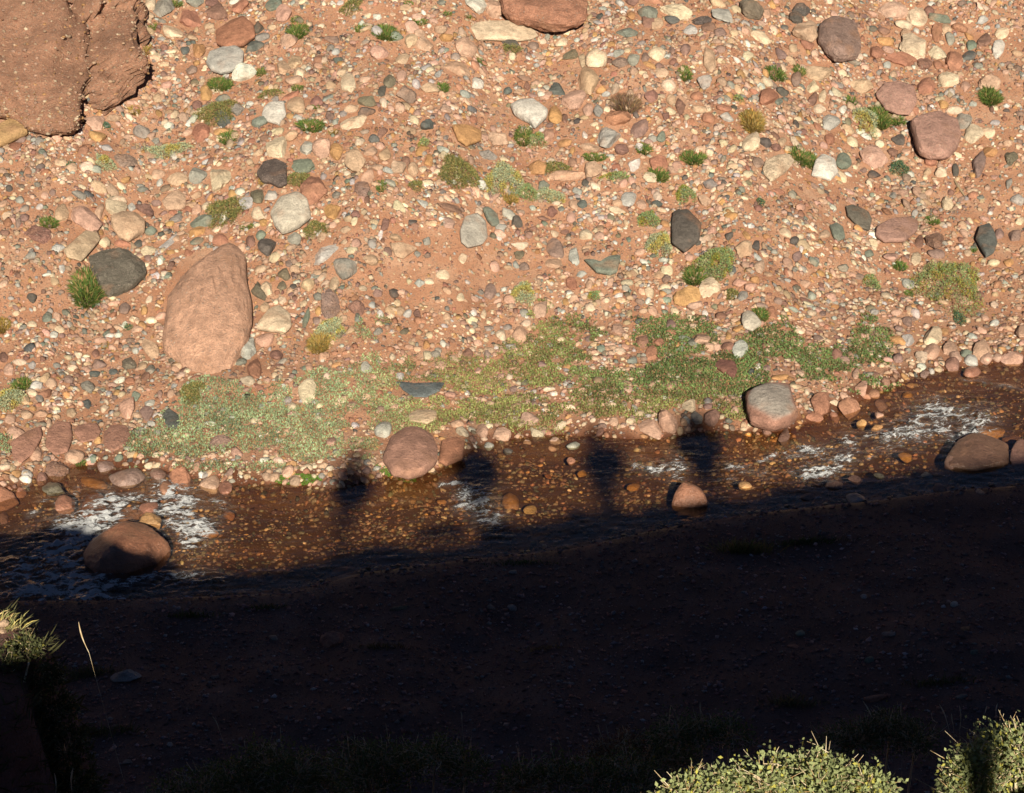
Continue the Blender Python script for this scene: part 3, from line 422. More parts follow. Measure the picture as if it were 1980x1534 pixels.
def rock_unit(sub, seed, round_=.5, outline=None, rel=None):
    """unit rock: faceted by random cutting planes, then roughened; x,y extents 1, optional outline r(theta)"""
    r = np.random.default_rng(seed); V, F = ICO[sub]; p = V.copy()
    if outline is not None:
        th = np.arctan2(p[:, 1], p[:, 0]); rho = np.hypot(p[:, 0], p[:, 1])
        flat = rho ** .62; R = np.interp(th, outline[0], outline[1], period=2 * np.pi)
        p[:, 0] = np.cos(th) * flat * R; p[:, 1] = np.sin(th) * flat * R
        k = int(5 + 5 * (1 - round_))
        for _ in range(k):
            n = r.normal(size=3); n[2] = abs(n[2]) + .55; n /= np.linalg.norm(n)
            s = np.abs(p @ n); mxx = s.max(); o = mxx * r.uniform(.5, .85)
            ex = np.clip(p @ n - o, 0, None); p -= n[None] * ex[:, None] * .9 * np.array([.06, .06, 1])
    else:
        k = int(9 + 7 * r.random()); n = r.normal(size=(k, 3)); n /= np.linalg.norm(n, axis=1, keepdims=True); o = r.uniform(.50, 1.0, k)
        dots = V @ n.T; rad = np.where(dots > .05, o[None] / np.maximum(dots, .05), 9).min(1); rad = np.minimum(rad, 1.15)
        p = V * (rad * (1 - round_ * .7) + round_ * .7 * .85)[:, None]
        p[:, 0] /= np.abs(p[:, 0]).max(); p[:, 1] /= np.abs(p[:, 1]).max(); p[:, 2] /= max(.85, np.abs(p[:, 2]).max())
    q = (V if outline is None else np.stack([p[:, 0], p[:, 1], V[:, 2] * .8], -1) * 1.25) * 2.2 + seed % 97
    d = .10 * vn3(q[:, 0], q[:, 1], q[:, 2], 3) * (1.2 - round_)
    if sub >= 3: d += .045 * vn3(q[:, 0] * 2.7, q[:, 1] * 2.7, q[:, 2] * 2.7, 4) * (1.3 - round_)
    if sub >= 4: d += .022 * vn3(q[:, 0] * 6, q[:, 1] * 6, q[:, 2] * 6, 5)
    if sub >= 5: d += .012 * vn3(q[:, 0] * 14, q[:, 1] * 14, q[:, 2] * 14, 6)
    if rel: 
        d += rel * (np.abs(vn3(q[:, 0] * 2.0, q[:, 1] * 2.0, q[:, 2] * 2.5, 7)) - .3) * .22 + rel * .05 * vn3(q[:, 0] * 5, q[:, 1] * 5, q[:, 2] * 5, 8)
    if outline is not None: d[:] = d * .8; p = p * (1 + d * np.array([[.25], [.25], [1.0]])).T
    else: p = p * (1 + d)[:, None]
    return p, F
def stone_geo(px, py, hw, hh, rot, kc, seed, outline=None, round_=.5, sub=None, rel=None, lift=.22, sunk=0.0, water=None):
    """returns world centre and local vertices of a rock lying on the ground whose outline from the viewpoint is hw x hh photo pixels"""
    Pp, T = hit([px], [py]); P0 = Pp[0]; d = T[0]; n = normal_at(P0[0:1], P0[1:2])[0]
    if water:
        P0 = P0 * (Wl(P0[0]) / P0[2]); d = np.linalg.norm(P0); n = np.array([0, 0, 1.0])
    v = P0 / np.linalg.norm(P0); sg = max(.30, abs(v @ n)); cg = math.sqrt(1 - sg * sg)
    r = np.cross(v, n); r /= np.linalg.norm(r); u = np.cross(n, r)
    if u @ upv < 0: u = -u
    if r[0] < 0: r = -r
    a = hw * d / FPX; b = hh * d / FPX
    c = kc * min(a, b * 1.25, 9)
    vis = math.sqrt(max(b * b - (c * cg * .75) ** 2, (.45 * b) ** 2))
    B = vis / sg
    size = max(hw, hh)
    if sub is None: sub = 2 if size < 7 else 3 if size < 22 else 4 if size < 55 else 5
    p, F = rock_unit(sub, seed, round_, outline, rel)
    cr, sr = math.cos(math.radians(rot)), math.sin(math.radians(rot))
    e = np.array([p[:, 0] * a, p[:, 1] * b])
    e = np.array([e[0] * cr - e[1] * sr, e[0] * sr + e[1] * cr])
    Vl = e[0][:, None] * r + (e[1] * B / b)[:, None] * u + (p[:, 2] * c)[:, None] * n
    C = P0 + n * (c * lift) - u * (c * lift * cg / sg) - np.array([0, 0, sunk])
    if outline is not None: C = C + n * (.07 * max(a, b)) - u * (.07 * max(a, b) * cg / sg)
    if water == 'z': C = P0 + n * (c * .12) - u * (c * .12 * cg / sg)
    if water == 'u': C = P0 - n * (c * .80 + .005)
    return C, Vl, F, n, c
STONES = []      # name, label, rgb, material, px, py, hw, hh, geometry, words
for name, lab, cc, mt, kc, pts, short in POLY:
    kc = kc * (.62 if mt != 'z' else 1)
    a = np.array(pts, float); x0, x1 = a[:, 0].min(), a[:, 0].max(); y0_, y1_ = a[:, 1].min(), a[:, 1].max()
    cx, cy = (x0 + x1) / 2, (y0_ + y1_) / 2; hw, hh = (x1 - x0) / 2, (y1_ - y0_) / 2
    ux, uy = (a[:, 0] - cx) / hw, -(a[:, 1] - cy) / hh
    # polar outline sampled from the polygon edges
    th = np.linspace(-np.pi, np.pi, 145)[:-1]; R = np.zeros_like(th)
    for i in range(len(a)):
        p0 = np.array([ux[i], uy[i]]); p1 = np.array([ux[(i + 1) % len(a)], uy[(i + 1) % len(a)]])
        D = p1 - p0
        for k_, t_ in enumerate(th):
            e = np.array([math.cos(t_), math.sin(t_)]); det = -e[0] * D[1] + e[1] * D[0]
            if abs(det) < 1e-9: continue
            tt = (-p0[0] * D[1] + p0[1] * D[0]) / det; s_ = (e[0] * p0[1] - e[1] * p0[0]) / det
            if tt > 0 and -1e-6 <= s_ <= 1 + 1e-6: R[k_] = max(R[k_], tt)
    R[R == 0] = .8
    R = (2 * R + np.roll(R, 1) + np.roll(R, -1)) / 4
    rgb = EXTRA.get(cc) or PAL[cc][0]
    STONES.append(dict(name=name, label=lab, short=short, rgb=rgb, m=mt, px=cx, py=cy, hw=hw, hh=hh, rot=0, kc=kc, out=(th, R), word=PAL[cc[0]][1], sunk=.0, seed=len(STONES) * 13 + 5))
for (ox, oy), txt in TILES.items():
    for it in txt.replace('\n', '').split(';'):
        x, y, w, h, rot, cc = it.split()
        x, y, w, h, rot = map(float, (x, y, w, h, rot))
        if w < 1: continue
        s_ = len(STONES); rr = random.Random(s_)
        rgb = np.array(PAL[cc[0]][0]) * (1 + .16 * (rr.random() - .5)) * (1 + .08 * (np.array([rr.random(), rr.random(), rr.random()]) - .5))
        mt = 's'
        if len(cc) > 1: mt = 'z'; 
        if len(cc) > 1 and cc[1] == 'u': rgb = rgb * np.array([.95, .75, .45])
        if cc[0] in 'rmdgk' and rr.random() < .3 and mt == 's': mt = 'r'
        if rot == 0: rot = rr.uniform(-14, 14)
        STONES.append(dict(name='boulder' if max(w, h) > 215 else 'stone', label=None, short=None, rgb=rgb, m=mt, px=ox + x / 3, py=oy + y / 3, hw=w / 6 * 1.03, hh=h / 6 * 1.03, rot=rot,
            kc=rr.uniform(.5, .85), out=None, word=PAL[cc[0]][1], sunk=.05 if cc[-1] == 'u' else 0, seed=s_ * 7 + 3, flag=cc[1:] ))
# ---- labels that single each stone out
def direction(dx, dy):
    v = 'above' if dy < -.4 * abs(dx) and abs(dy) > 6 else 'below' if dy > .4 * abs(dx) and abs(dy) > 6 else ''
    h = 'left' if dx < -.4 * abs(dy) else 'right' if dx > .4 * abs(dy) else ''
    return f'{v} and {h} of' if v and h else v if v else f'{h} of'
def sizew(s):
    z = max(s['hw'], s['hh']) * 2
    return 'very small' if z < 17 else 'small' if z < 26 else 'medium' if z < 42 else 'large'
def shapew(s):
    q = s['hw'] / s['hh']
    return 'long flat' if q > 1.9 else 'broad' if q > 1.35 else 'upright' if q < .75 else 'roundish'
LM = [(s['short'], s['px'], s['py']) for s in STONES if s['short']] + [('the conglomerate cliff', 250, 150)]
used = set(s['label'] for s in STONES if s['label'])
def place_words(px, py, skip=None, n=0):
    o = sorted([(math.hypot((px - a) , (py - b)), t, px - a, py - b) for t, a, b in LM if t != skip])
    return o[n]
def make_label(base, px, py, near=None):
    for n in range(4):
        d, t, dx, dy = place_words(px, py, n=n)
        far = 'just ' if d < 70 else '' if d < 150 else 'well '
        l = f'{base} {far}{direction(dx, dy)} {t}'
        if l not in used: break
        if near is not None:
            for (w2, dx2, dy2) in near:
                l = f'{base} {far}{direction(dx, dy)} {t}, {direction(dx2, dy2)} {w2}'
                if l not in used and len(l.split()) <= 16: break
            if l not in used: break
    if l in used or len(l.split()) > 16:
        for n in range(6):
            d, t, dx, dy = place_words(px, py, n=n)
            for (w2, dx2, dy2) in (near or []):
                sd = ('right of' if dx2 > 0 else 'left of') if abs(dx2) > abs(dy2) else ('below' if dy2 > 0 else 'above')
                l = f'{base} near {t}, {sd} {w2}'
                if l not in used and len(l.split()) <= 16: used.add(l); return l
        print('LABEL?', l)
    used.add(l); return l
prefetch([(s['px'], s['py']) for s in STONES])
area = np.array([s['hw'] * s['hh'] for s in STONES]); onscreen = np.array([(-30 < s['px'] < 2010) and s['py'] > -30 for s in STONES])
order = np.argsort(-area); keep = set(order[:298].tolist()) | set(i for i, s in enumerate(STONES) if s['short'])
MATS = {'s': M_stone, 'c': M_cong, 'r': M_rough, 'z': M_wet}
loose_V, loose_F, loose_C = [], [], []; nv = 0
OCC = []
for i, s in enumerate(STONES):
    OCC.append((s['px'], s['py'], s['hw'], s['hh']))
    rr = random.Random(i)
    C, Vl, F, n, c = stone_geo(s['px'], s['py'], s['hw'], s['hh'], s['rot'], s['kc'], s['seed'], s['out'], round_=rr.uniform(0, .6) if s['out'] is None else .5, rel=1.0 if s['m'] == 'r' else ({'c': .7}.get(s['m'], .22) if s['hw'] > 30 else None), lift=.22 if s['out'] is None else .62, water=(s.get('flag') or ('z' if s['m'] == 'z' else None)))
    q = Vl * 14 + C
    tone = 1 + .14 * vn3(q[:, 0], q[:, 1], q[:, 2], 9)
    colr = np.array(s['rgb'])[None] * tone[:, None]
    if s['short'] == 'the blocky red boulder':    # grey weathered cap on its top
        k = sst(Vl @ n / c + .15 * vn3(q[:,0]*.4,q[:,1]*.4,q[:,2]*.4,3), .35, .6)[:, None]; colr = colr * (1 - k) + np.array([.30,.27,.24]) * tone[:, None] * k
    if i in keep:
        if s['label'] is None:
            nb = sorted([(math.hypot(s['px'] - t['px'], s['py'] - t['py']), t) for t in STONES if t is not s], key=lambda a: a[0])[:5]
            near = [('a ' + t['word'] + ' one', s['px'] - t['px'], s['py'] - t['py']) for _, t in nb]
            wetw = {'z': 'wet ', 'u': 'submerged '}.get(s.get('flag', ''), '')
            s['label'] = make_label(f"{sizew(s)} {shapew(s)} {wetw}{s['word']} {s['name']}", s['px'], s['py'], near)
        o = mesh_obj(s['name'], Vl, F, MATS[s['m']], colr, smooth=20 if s['m'] != 'z' else 50, loc=C.tolist())
        tag(o, s['label'], s['name'], 'stones lying on the scree and along the stream')
    else:
        loose_V.append(Vl + C); loose_F.append(F + nv); loose_C.append(colr); nv += len(Vl)

# ---------------------------------------------------------------- conglomerate cliff at the top left
cliff_pts = [(-420,-330),(-100,-420),(230,-380),(292,-60),(286,0),(283,40),(275,100),(262,140),(240,180),(205,215),(160,240),(95,258),(55,262),(42,236),(0,232),(-120,235),(-330,260),(-460,60)]
a = np.array(cliff_pts, float); cx, cy = -80, -40; ux = a[:, 0] - cx; uy = -(a[:, 1] - cy)
V, F = ICO[6]
thp = np.arctan2(uy, ux); rp = np.hypot(ux, uy); o_ = np.argsort(thp); th = np.arctan2(V[:, 1], V[:, 0]); R = np.interp(th, thp[o_], rp[o_], period=2*np.pi)
rho = np.hypot(V[:, 0], V[:, 1]) ** .55
ppx = cx + np.cos(th) * rho * R; ppy = cy - np.sin(th) * rho * R
dd = raydir(ppx, ppy); _, Tg = hit(ppx, np.maximum(ppy, -300)); 
Tg = Tg + np.where(ppy < -300, 0, 0)
Zl = V[:, 2]; hh_ = .62 * np.sign(Zl) * np.abs(Zl) ** .55 - .02
Vw = dd * (Tg - hh_)[:, None]; base = raydir([120.0], [200.0])[0] * 25.0; Vc = Vw - base
q = Vc
d = .16 * vn3(q[:, 0] * 2.5, q[:, 1] * 2.5, q[:, 2] * 1.0, 41) + .09 * vn3(q[:, 0] * 7, q[:, 1] * 1.6, q[:, 2] * 2, 47) + .07 * vn3(q[:, 0] * 8, q[:, 1] * 8, q[:, 2] * 3, 42) + .026 * vn3(q[:, 0] * 20, q[:, 1] * 20, q[:, 2] * 9, 43) + .016 * vn3(q[:, 0] * 42, q[:, 1] * 42, q[:, 2] * 30, 44)
ln = np.interp(ppy, [-200, 0, 60, 150, 240], [120, 150, 205, 200, 185])      # eroded gully down its face
gul = np.exp(-((ppx - ln) / 26) ** 2) * .26 * (Zl > 0) + np.exp(-((ppx - 268) / 9) ** 2) * .05 * (Zl > 0)
d = d - gul * (.6 + .6 * np.abs(vn3(q[:, 0] * 12, q[:, 1] * 12, q[:, 2] * 5, 45)))
crag = sst(ppx, 90, 170)[:] * (Zl > 0)
d = d * (1 + .9 * crag) + crag * (.05 * (np.abs(vn3(q[:, 0] * 9, q[:, 1] * 2.2, q[:, 2] * 3, 48)) - .3) + .03 * vn3(q[:, 0] * 26, q[:, 1] * 12, q[:, 2] * 12, 49))
nw = V[:, :1] * rtv * .8 + V[:, 1:2] * upv * .5 - fwd[None] * .8
Vc = Vc + nw * d[:, None]
tone = 1 + .16 * vn3(q[:, 0] * 4, q[:, 1] * 4, q[:, 2] * 4, 46)
cliff = mesh_obj('conglomerate_outcrop', Vc, F, M_cong2, np.array([.31, .165, .108])[None] * tone[:, None], smooth=180, loc=base.tolist())
_rk = (Zl > .12) & (ppx > -60) & (ppy > -60); _wt = _rk * np.clip(Zl, .0, 1) ** 1.2; ci = rng.choice(len(Zl), 2600, p=_wt / _wt.sum()); Tt = [rock_unit(1, 950 + k_, .4)[0] for k_ in range(8)]; Ve, Fe, Ce = [], [], []
for j_, i_ in enumerate(ci):
    sz = .007 + .024 * random.random() ** 3; e_ = Tt[j_ % 8] * [sz, sz * .8, sz * .8]; Ve.append(e_ + Vc[i_] + rng.normal(0, .012, 3) * [1, 0, 1] + fwd * .002); Fe.append(ICO[1][1] + 12 * j_)
    Ce.append(np.repeat((np.array(PAL[random.choice('ttcospptto')][0]) * random.uniform(.5, .85))[None], 12, 0))
ep = mesh_obj('embedded_pebbles', np.concatenate(Ve), np.concatenate(Fe), M_peb, np.concatenate(Ce), parent=cliff); ep['kind'] = 'stuff'
tag(cliff, 'tall red-brown conglomerate outcrop studded with pebbles filling the top left corner', 'rock outcrop')

# ---------------------------------------------------------------- uncounted pebbles
BARE = [(860,520,230,100,.28),(120,480,130,60,.5),(270,610,60,60,.3),(90,560,120,60,.5),(1560,350,130,45,.4),(1930,330,80,260,.3),(1880,560,110,110,.4),(1600,500,150,80,.7),(720,225,70,25,.35),(1250,470,60,60,.5),(1100,520,90,60,.5),(700,40,120,40,.5),(1350,250,60,30,.6)]
GRASS = [(500,820,220,75,1),(640,765,160,62,.9),(330,860,120,42,.9),(400,765,90,45,.75),(760,725,120,62,.62),(725,635,60,32,.6),(900,735,140,62,.72),(1050,700,120,66,.9),(1110,640,90,45,.85),(1200,765,140,65,.9),(1300,655,100,60,1),(1330,735,120,62,1),(1420,725,90,60,.9),(1000,795,150,40,.8),(820,805,150,50,.85),(600,870,110,32,.9),(1500,660,80,45,.85),(1580,705,110,52,.75),(1685,660,60,60,.8),(1660,745,90,26,.65),(1440,795,80,28,.8),(1040,600,40,25,.65),(210,850,60,35,.45),(15,862,34,28,.7),(25,760,36,26,.55),(700,870,50,30,.7),(1100,828,150,20,.6),(420,905,200,14,.7),(1500,612,50,28,.6),(1250,610,50,22,.55)]
def gdens(u, v):
    g = np.zeros_like(u)
    for cx_, cy_, rx, ry, st in GRASS:
        g = np.maximum(g, st * (1 - sst(np.hypot((u - cx_) / rx, (v - cy_) / ry), .55, 1.08)))
    return g
def bare(u, v):
    g = np.ones_like(u)
    for cx_, cy_, rx, ry, k_ in BARE: g = np.minimum(g, k_ + (1 - k_) * sst(np.hypot((u - cx_) / rx, (v - cy_) / ry), .6, 1.1))
    return g
occ = np.array(OCC)
def free(u, v, pad):
    ok = np.ones(len(u), bool)
    for cx_, cy_, hw, hh in occ[(occ[:, 2] * occ[:, 3]) > 40]:
        ok &= ((u - cx_) / (hw + pad)) ** 2 + ((v - cy_) / (hh + pad)) ** 2 > .78
    return ok
def scatter(n, y_lo, y_hi, lo, hi, pw, sub, dens, palette, flat=(.35, .75), rnd=.5, zoff=.25, bright=1.0, ext=1.14, surf=H, glint_share=0.0):
    x = rng.uniform(-7.2, 7.2, n); y = rng.uniform(0, 1, n)
    y = y_lo(x) + y * (y_hi(x) - y_lo(x)); u, v = project(np.stack([x, y, H(x, y)], -1))
    inside = (u > 990 - 990 * ext) & (u < 990 + 990 * ext) & (v > -120)
    sz = lo + (hi - lo) * rng.random(n) ** pw
    ok = inside & (rng.random(n) < dens(u, v)) & free(u, v, sz * 100)
    x, y, sz = x[ok], y[ok], sz[ok]; n = len(x)
    T = [rock_unit(sub, 900 + k_, rnd * (.1 + .13 * k_)) [0] for k_ in range(10)]; F = ICO[sub][1]; nvt = len(T[0])
    if sub < 2: T = [t * (1 + (.10 if sub else .28) * np.random.default_rng(k_).normal(size=t.shape)) for k_, t in enumerate(T)]
    tid = rng.integers(0, 10, n); Tt = np.stack(T)[tid]
    asp = rng.uniform(.5, 1, n); fl = rng.uniform(*flat, n)
    Tt = Tt * np.stack([np.ones(n), asp, fl], -1)[:, None, :] * sz[:, None, None]
    tx = rng.normal(0, .25, n); c_, s_ = np.cos(tx), np.sin(tx)
    y2 = Tt[:, :, 1] * c_[:, None] - Tt[:, :, 2] * s_[:, None]; z2 = Tt[:, :, 1] * s_[:, None] + Tt[:, :, 2] * c_[:, None]
    an = rng.uniform(0, 6.283, n); c_, s_ = np.cos(an)[:, None], np.sin(an)[:, None]
    X_ = Tt[:, :, 0] * c_ - y2 * s_; Y_ = Tt[:, :, 0] * s_ + y2 * c_
    e = .1; gx_ = (H(x + e, y) - H(x - e, y)) / (2 * e); gy_ = (H(x, y + e) - H(x, y - e)) / (2 * e)
    Z_ = z2 + X_ * gx_[:, None] + Y_ * gy_[:, None]
    Pn = np.stack([X_ + x[:, None], Y_ + y[:, None], Z_ + (surf(x, y) + sz * fl * zoff)[:, None]], -1).reshape(-1, 3)
    Fn = (F[None] + (np.arange(n) * nvt)[:, None, None]).reshape(-1, 3)
    pc = np.array([PAL[c_][0] if c_ in PAL else EXTRA[c_] for c_ in palette[0]]); w = np.array(palette[1], float); w /= w.sum()
    cc = pc[rng.choice(len(pc), n, p=w)] * np.where(rng.random(n) < glint_share, 2.3, 1)[:, None] * (1 + .25 * vn2(x * 1.7, y * 2.5, 77))[:, None] * rng.uniform(.78, 1.2, (n, 1)) * rng.uniform(.94, 1.06, (n, 3)) * bright
    print('scatter', n); return Pn, Fn, np.repeat(cc, nvt, 0)
PALD = (list('ctpsomrglewdbk'), [22, 24, 22, 11, 7, 8, 5, 6, 7, 2.5, 4, 1.2, 1.2, 1.6])
def join(parts, name, m, smooth=None):
    V_, F_, C_ = [], [], []; k_ = 0
    for p_, f_, c_ in parts: V_.append(p_); F_.append(f_ + k_); C_.append(c_); k_ += len(p_)
    return mesh_obj(name, np.concatenate(V_), np.concatenate(F_), m, np.concatenate(C_), smooth=smooth)
ylo = lambda x: yF(x) + .05; yhi = lambda x: yF(x) + 12.5
cl = lambda u, v: .38 + .62 * sst(vn2(u / 70, v / 45, 51) + .6 * vn2(u / 25, v / 18, 52), -.4, .4)
dM = lambda u, v: bare(u, v) * (1 - .5 * gdens(u, v)) * cl(u, v)
big = scatter(2700, ylo, yhi, .055, .105, 1.8, 3, lambda u, v: (.25 + .75 * (1 - sst(v, 380, 560))) * bare(u, v) * cl(u, v) * (1 - gdens(u, v)), (list('ctpwlgso'), [6, 7, 7, 1.5, 3, 2, 2, 2]), flat=(.3, .55), rnd=.2)
mid = scatter(8500, ylo, yhi, .044, .078, 1.6, 2, dM, PALD, flat=(.35, .65)); mid2 = scatter(66000, ylo, yhi, .020, .046, 1.5, 1, dM, PALD, bright=.93)
loose = [(np.concatenate(loose_V), np.concatenate(loose_F), np.concatenate(loose_C)), mid, mid2, big]
tag(join(loose, 'loose_scree', M_stone), 'loose scree of mixed cream, tan, red and grey pebbles covering the far slope', 'scree', kind='stuff')
dS = lambda u, v: bare(u, v) ** .5 * (1 - .3 * gdens(u, v))
PALS = (list('ctpsomrgle'), [12, 24, 20, 20, 12, 12, 10, 7, 3, 3])
small = scatter(30000, ylo, yhi, .015, .026, 1.4, 1, dS, PALS, bright=.88); small2 = scatter(44000, ylo, yhi, .008, .016, 1.2, 0, dS, PALS, bright=.85)
tag(join([small, small2], 'fine_gravel', M_peb), 'fine mixed gravel between the larger stones on the sunlit slope', 'gravel', kind='stuff')
# stream bed pebbles
PALB = (['o', 't', 's', 'r', 'k', 's3', 'c', 'm'], [8, 7, 4, 4, 6, 4, 3, 3])
bedp = scatter(24000, lambda x: yN(x) - .02, lambda x: yF(x) + .04, .008, .036, 2.4, 1, lambda u, v: .55 + .45 * sst(vn2(u / 60, v / 30, 71), -.4, .4), PALB, glint_share=.17, bright=np.array([.60, .53, .41]), zoff=.2)  # a share of pebbles is coloured brighter to imitate sun glints
tag(join([bedp], 'stream_bed_gravel', M_wet), 'wet orange-brown gravel on the bed of the stream', 'gravel', kind='stuff')
# near bank in the shade
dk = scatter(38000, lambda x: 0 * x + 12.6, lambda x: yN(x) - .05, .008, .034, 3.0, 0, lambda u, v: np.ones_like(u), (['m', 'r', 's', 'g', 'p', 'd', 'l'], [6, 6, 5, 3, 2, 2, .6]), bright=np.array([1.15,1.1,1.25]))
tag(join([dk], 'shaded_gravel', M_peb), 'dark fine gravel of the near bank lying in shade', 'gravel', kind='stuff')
# ---------------------------------------------------------------- green mat beside the stream
def leaves(P0, nrm_dir, size, asp, spread, cols, r):
    """small leaf quads (folded rhombs) at points P0"""
    n = len(P0); d = r.normal(size=(n, 3)) * spread + nrm_dir; d /= np.linalg.norm(d, axis=1, keepdims=True)
    s = r.normal(size=(n, 3)); s -= (s * d).sum(1, keepdims=True) * d; s /= np.linalg.norm(s, axis=1, keepdims=True)
    w = np.cross(d, s); L_ = size[:, None]
    a = P0; b = P0 + d * L_ * .5 + s * L_ * asp * .5; c = P0 + d * L_ + w * L_ * .15; e = P0 + d * L_ * .5 - s * L_ * asp * .5
    V = np.stack([a, b, c, e], 1).reshape(-1, 3); F = np.arange(4 * n).reshape(n, 4)
    return V, F, np.repeat(cols, 4, 0)
n = 420000; x = rng.uniform(-6.2, 6.2, n); y = yF(x) - .03 + rng.uniform(0, 3.6, n); u, v = project(np.stack([x, y, H(x, y)], -1))
pt = vn2(x * 3.1, y * 3.1, 61) * .5 + vn2(x * 9, y * 9, 62) * .4 + vn2(x * 24, y * 24, 63) * .3
g = gdens(u, v); ok = (g * 1.6 + pt * 1.2 > .96) & (g > .03) & (rng.random(n) < .55 + .45 * g) & free(u, v, -2.0)
x, y, u, v, g = x[ok], y[ok], u[ok], v[ok], g[ok]; n = len(x)
sage = np.array([.25, .33, .185]); olive = np.array([.235, .26, .09]); green = np.array([.13, .20, .07]); straw = np.array([.33, .25, .12]); redd = np.array([.22,.12,.06])
k1 = sst(u, 850, 620)[:, None] if False else (1 - sst(u, 600, 900))[:, None]
k2 = sst(u, 950, 1250)[:, None] * (1 - sst(v, 740, 800))[:, None]
cc = sage * k1 + olive * (1 - k1); cc = cc * (1 - k2) + green * k2
tt = vn2(x * 6, y * 6, 64)[:, None]; cc = cc * (1 + .45 * tt) * rng.uniform(.65, 1.35, (n, 1))
dry = (rng.random(n) < .16 + .12 * sst(v, 800, 880))[:, None]; cc = np.where(dry, straw * rng.uniform(.6, 1.2, (n, 1)), cc)
rd = (rng.random(n) < .03)[:, None]; cc = np.where(rd, redd, cc)
P0 = np.stack([x, y, H(x, y) + .004 + .022 * rng.random(n) * (.5 + g)], -1)
Vg, Fg, Cg = leaves(P0, np.array([0, -.25, .75]), rng.uniform(.014, .030, n), .55, .55, cc, rng)
gc = mesh_obj('ground_cover', Vg, Fg, M_leaf, Cg); tag(gc, 'low green and sage mat of small leaves along the far shore', 'ground cover', kind='stuff')
print('cover leaves', n)
# algae and moss at the shore
n = 5000; pr = rng.random(n) * 6.283; rad = np.sqrt(rng.random(n)); px = np.where(rng.random(n) < .6, 575 + 48 * rad * np.cos(pr), 765 + 40 * rad * np.cos(pr)); py = np.where(px < 660, 928 + 11 * rad * np.sin(pr), 922 - 6 + 12 * rad * np.sin(pr) + (765 - px) * -.35)
gg = (px > 700); hp, _ = hit(px[::1], py[::1]); 
cc = np.array([.10, .19, .03]) * rng.uniform(.6, 1.5, (n, 1)); Va, Fa, Ca = leaves(hp + [0, 0, .003], np.array([0, -.2, .5]), rng.uniform(.008, .018, n), .7, .8, cc, rng)
tag(mesh_obj('shore_moss', Va, Fa, M_leaf, Ca), 'bright green moss on the wet far shore near the leftmost person shadow', 'moss', kind='stuff')

# ---------------------------------------------------------------- single plants on the slope
PC = {'g': ((.10,.155,.035), 'green grass tuft'), 'o': ((.17,.175,.06), 'olive cushion plant'), 's': ((.33,.36,.22), 'pale sage cushion plant'), 'y': ((.30,.21,.06), 'dry yellow tuft'), 't': ((.07,.14,.08), 'blue-green sprig'), 'm': ((.21,.28,.12), 'grey-green cushion plant'), 'k': ((.20,.13,.09), 'dry brown twiggy plant')}
PL = """340 5 30 16 g;575 58 42 30 g;572 36 20 14 g;295 50 17 17 g;283 90 20 26 y;425 160 52 28 g;420 213 82 45 o;505 136 20 20 g;575 168 26 15 g;522 180 50 14 o;600 240 62 26 g;646 252 24 16 y;440 262 34 30 g;325 288 90 28 s;203 311 38 28 s;137 318 18 14 t;205 243 18 14 t;260 212 24 18 y;577 345 50 32 o;508 343 17 28 y;
437 402 78 54 o;478 436 36 14 g;610 440 50 32 o;95 428 40 22 g;170 542 64 88 g;5 625 32 30 y;247 632 14 13 t;203 660 14 26 y;42 740 38 26 g;617 655 44 50 y;640 632 60 44 s;680 10 42 30 o;745 60 54 30 g;700 52 30 16 g;865 25 20 11 g;813 41 34 14 g;790 5 26 10 g;855 166 26 24 g;930 118 26 12 g;990 92 38 20 o;888 326 84 62 o;975 340 78 68 s;737 355 20 28 g;805 357 28 22 o;1012 256 34 44 g;1150 302 56 18 g;1075 322 50 26 o;1062 376 62 30 s;1018 368 44 34 m;988 382 30 22 y;1325 138 26 34 g;1210 196 60 40 k;1455 228 46 50 y;1500 140 44 26 g;1545 134 26 20 g;1428 190 22 16 m;1644 192 26 20 g;1675 225 50 60 s;1700 222 42 44 g;1735 232 36 22 g;1915 182 42 40 g;1740 322 38 32 t;1545 298 40 34 g;1570 306 30 34 g;1340 303 56 28 g;1273 335 44 28 g;1325 373 40 32 m;1255 420 44 32 m;1275 465 52 52 s;1385 500 74 64 m;1342 530 44 40 g;1415 567 22 24 o;1803 424 30 18 g;1740 512 28 20 g;1686 543 32 28 m;1838 540 132 104 m;1882 481 16 13 g;1758 566 20 14 g;1855 612 22 28 t;1470 604 32 34 g;1012 562 48 46 s;1150 570 24 22 m;372 755 44 52 o;20 765 56 44 s;1245 285 30 24 g;820 275 26 20 m;500 630 0 0 g;1640 735 0 0 g;1470 390 18 16 t;1770 600 0 0 t;610 205 18 12 g;905 30 16 10 g;1040 265 40 30 m;1190 340 60 18 m;1300 665 0 0 g;1410 720 0 0 g;155 890 22 18 g;1710 697 20 14 g;1845 540 0 0 o"""
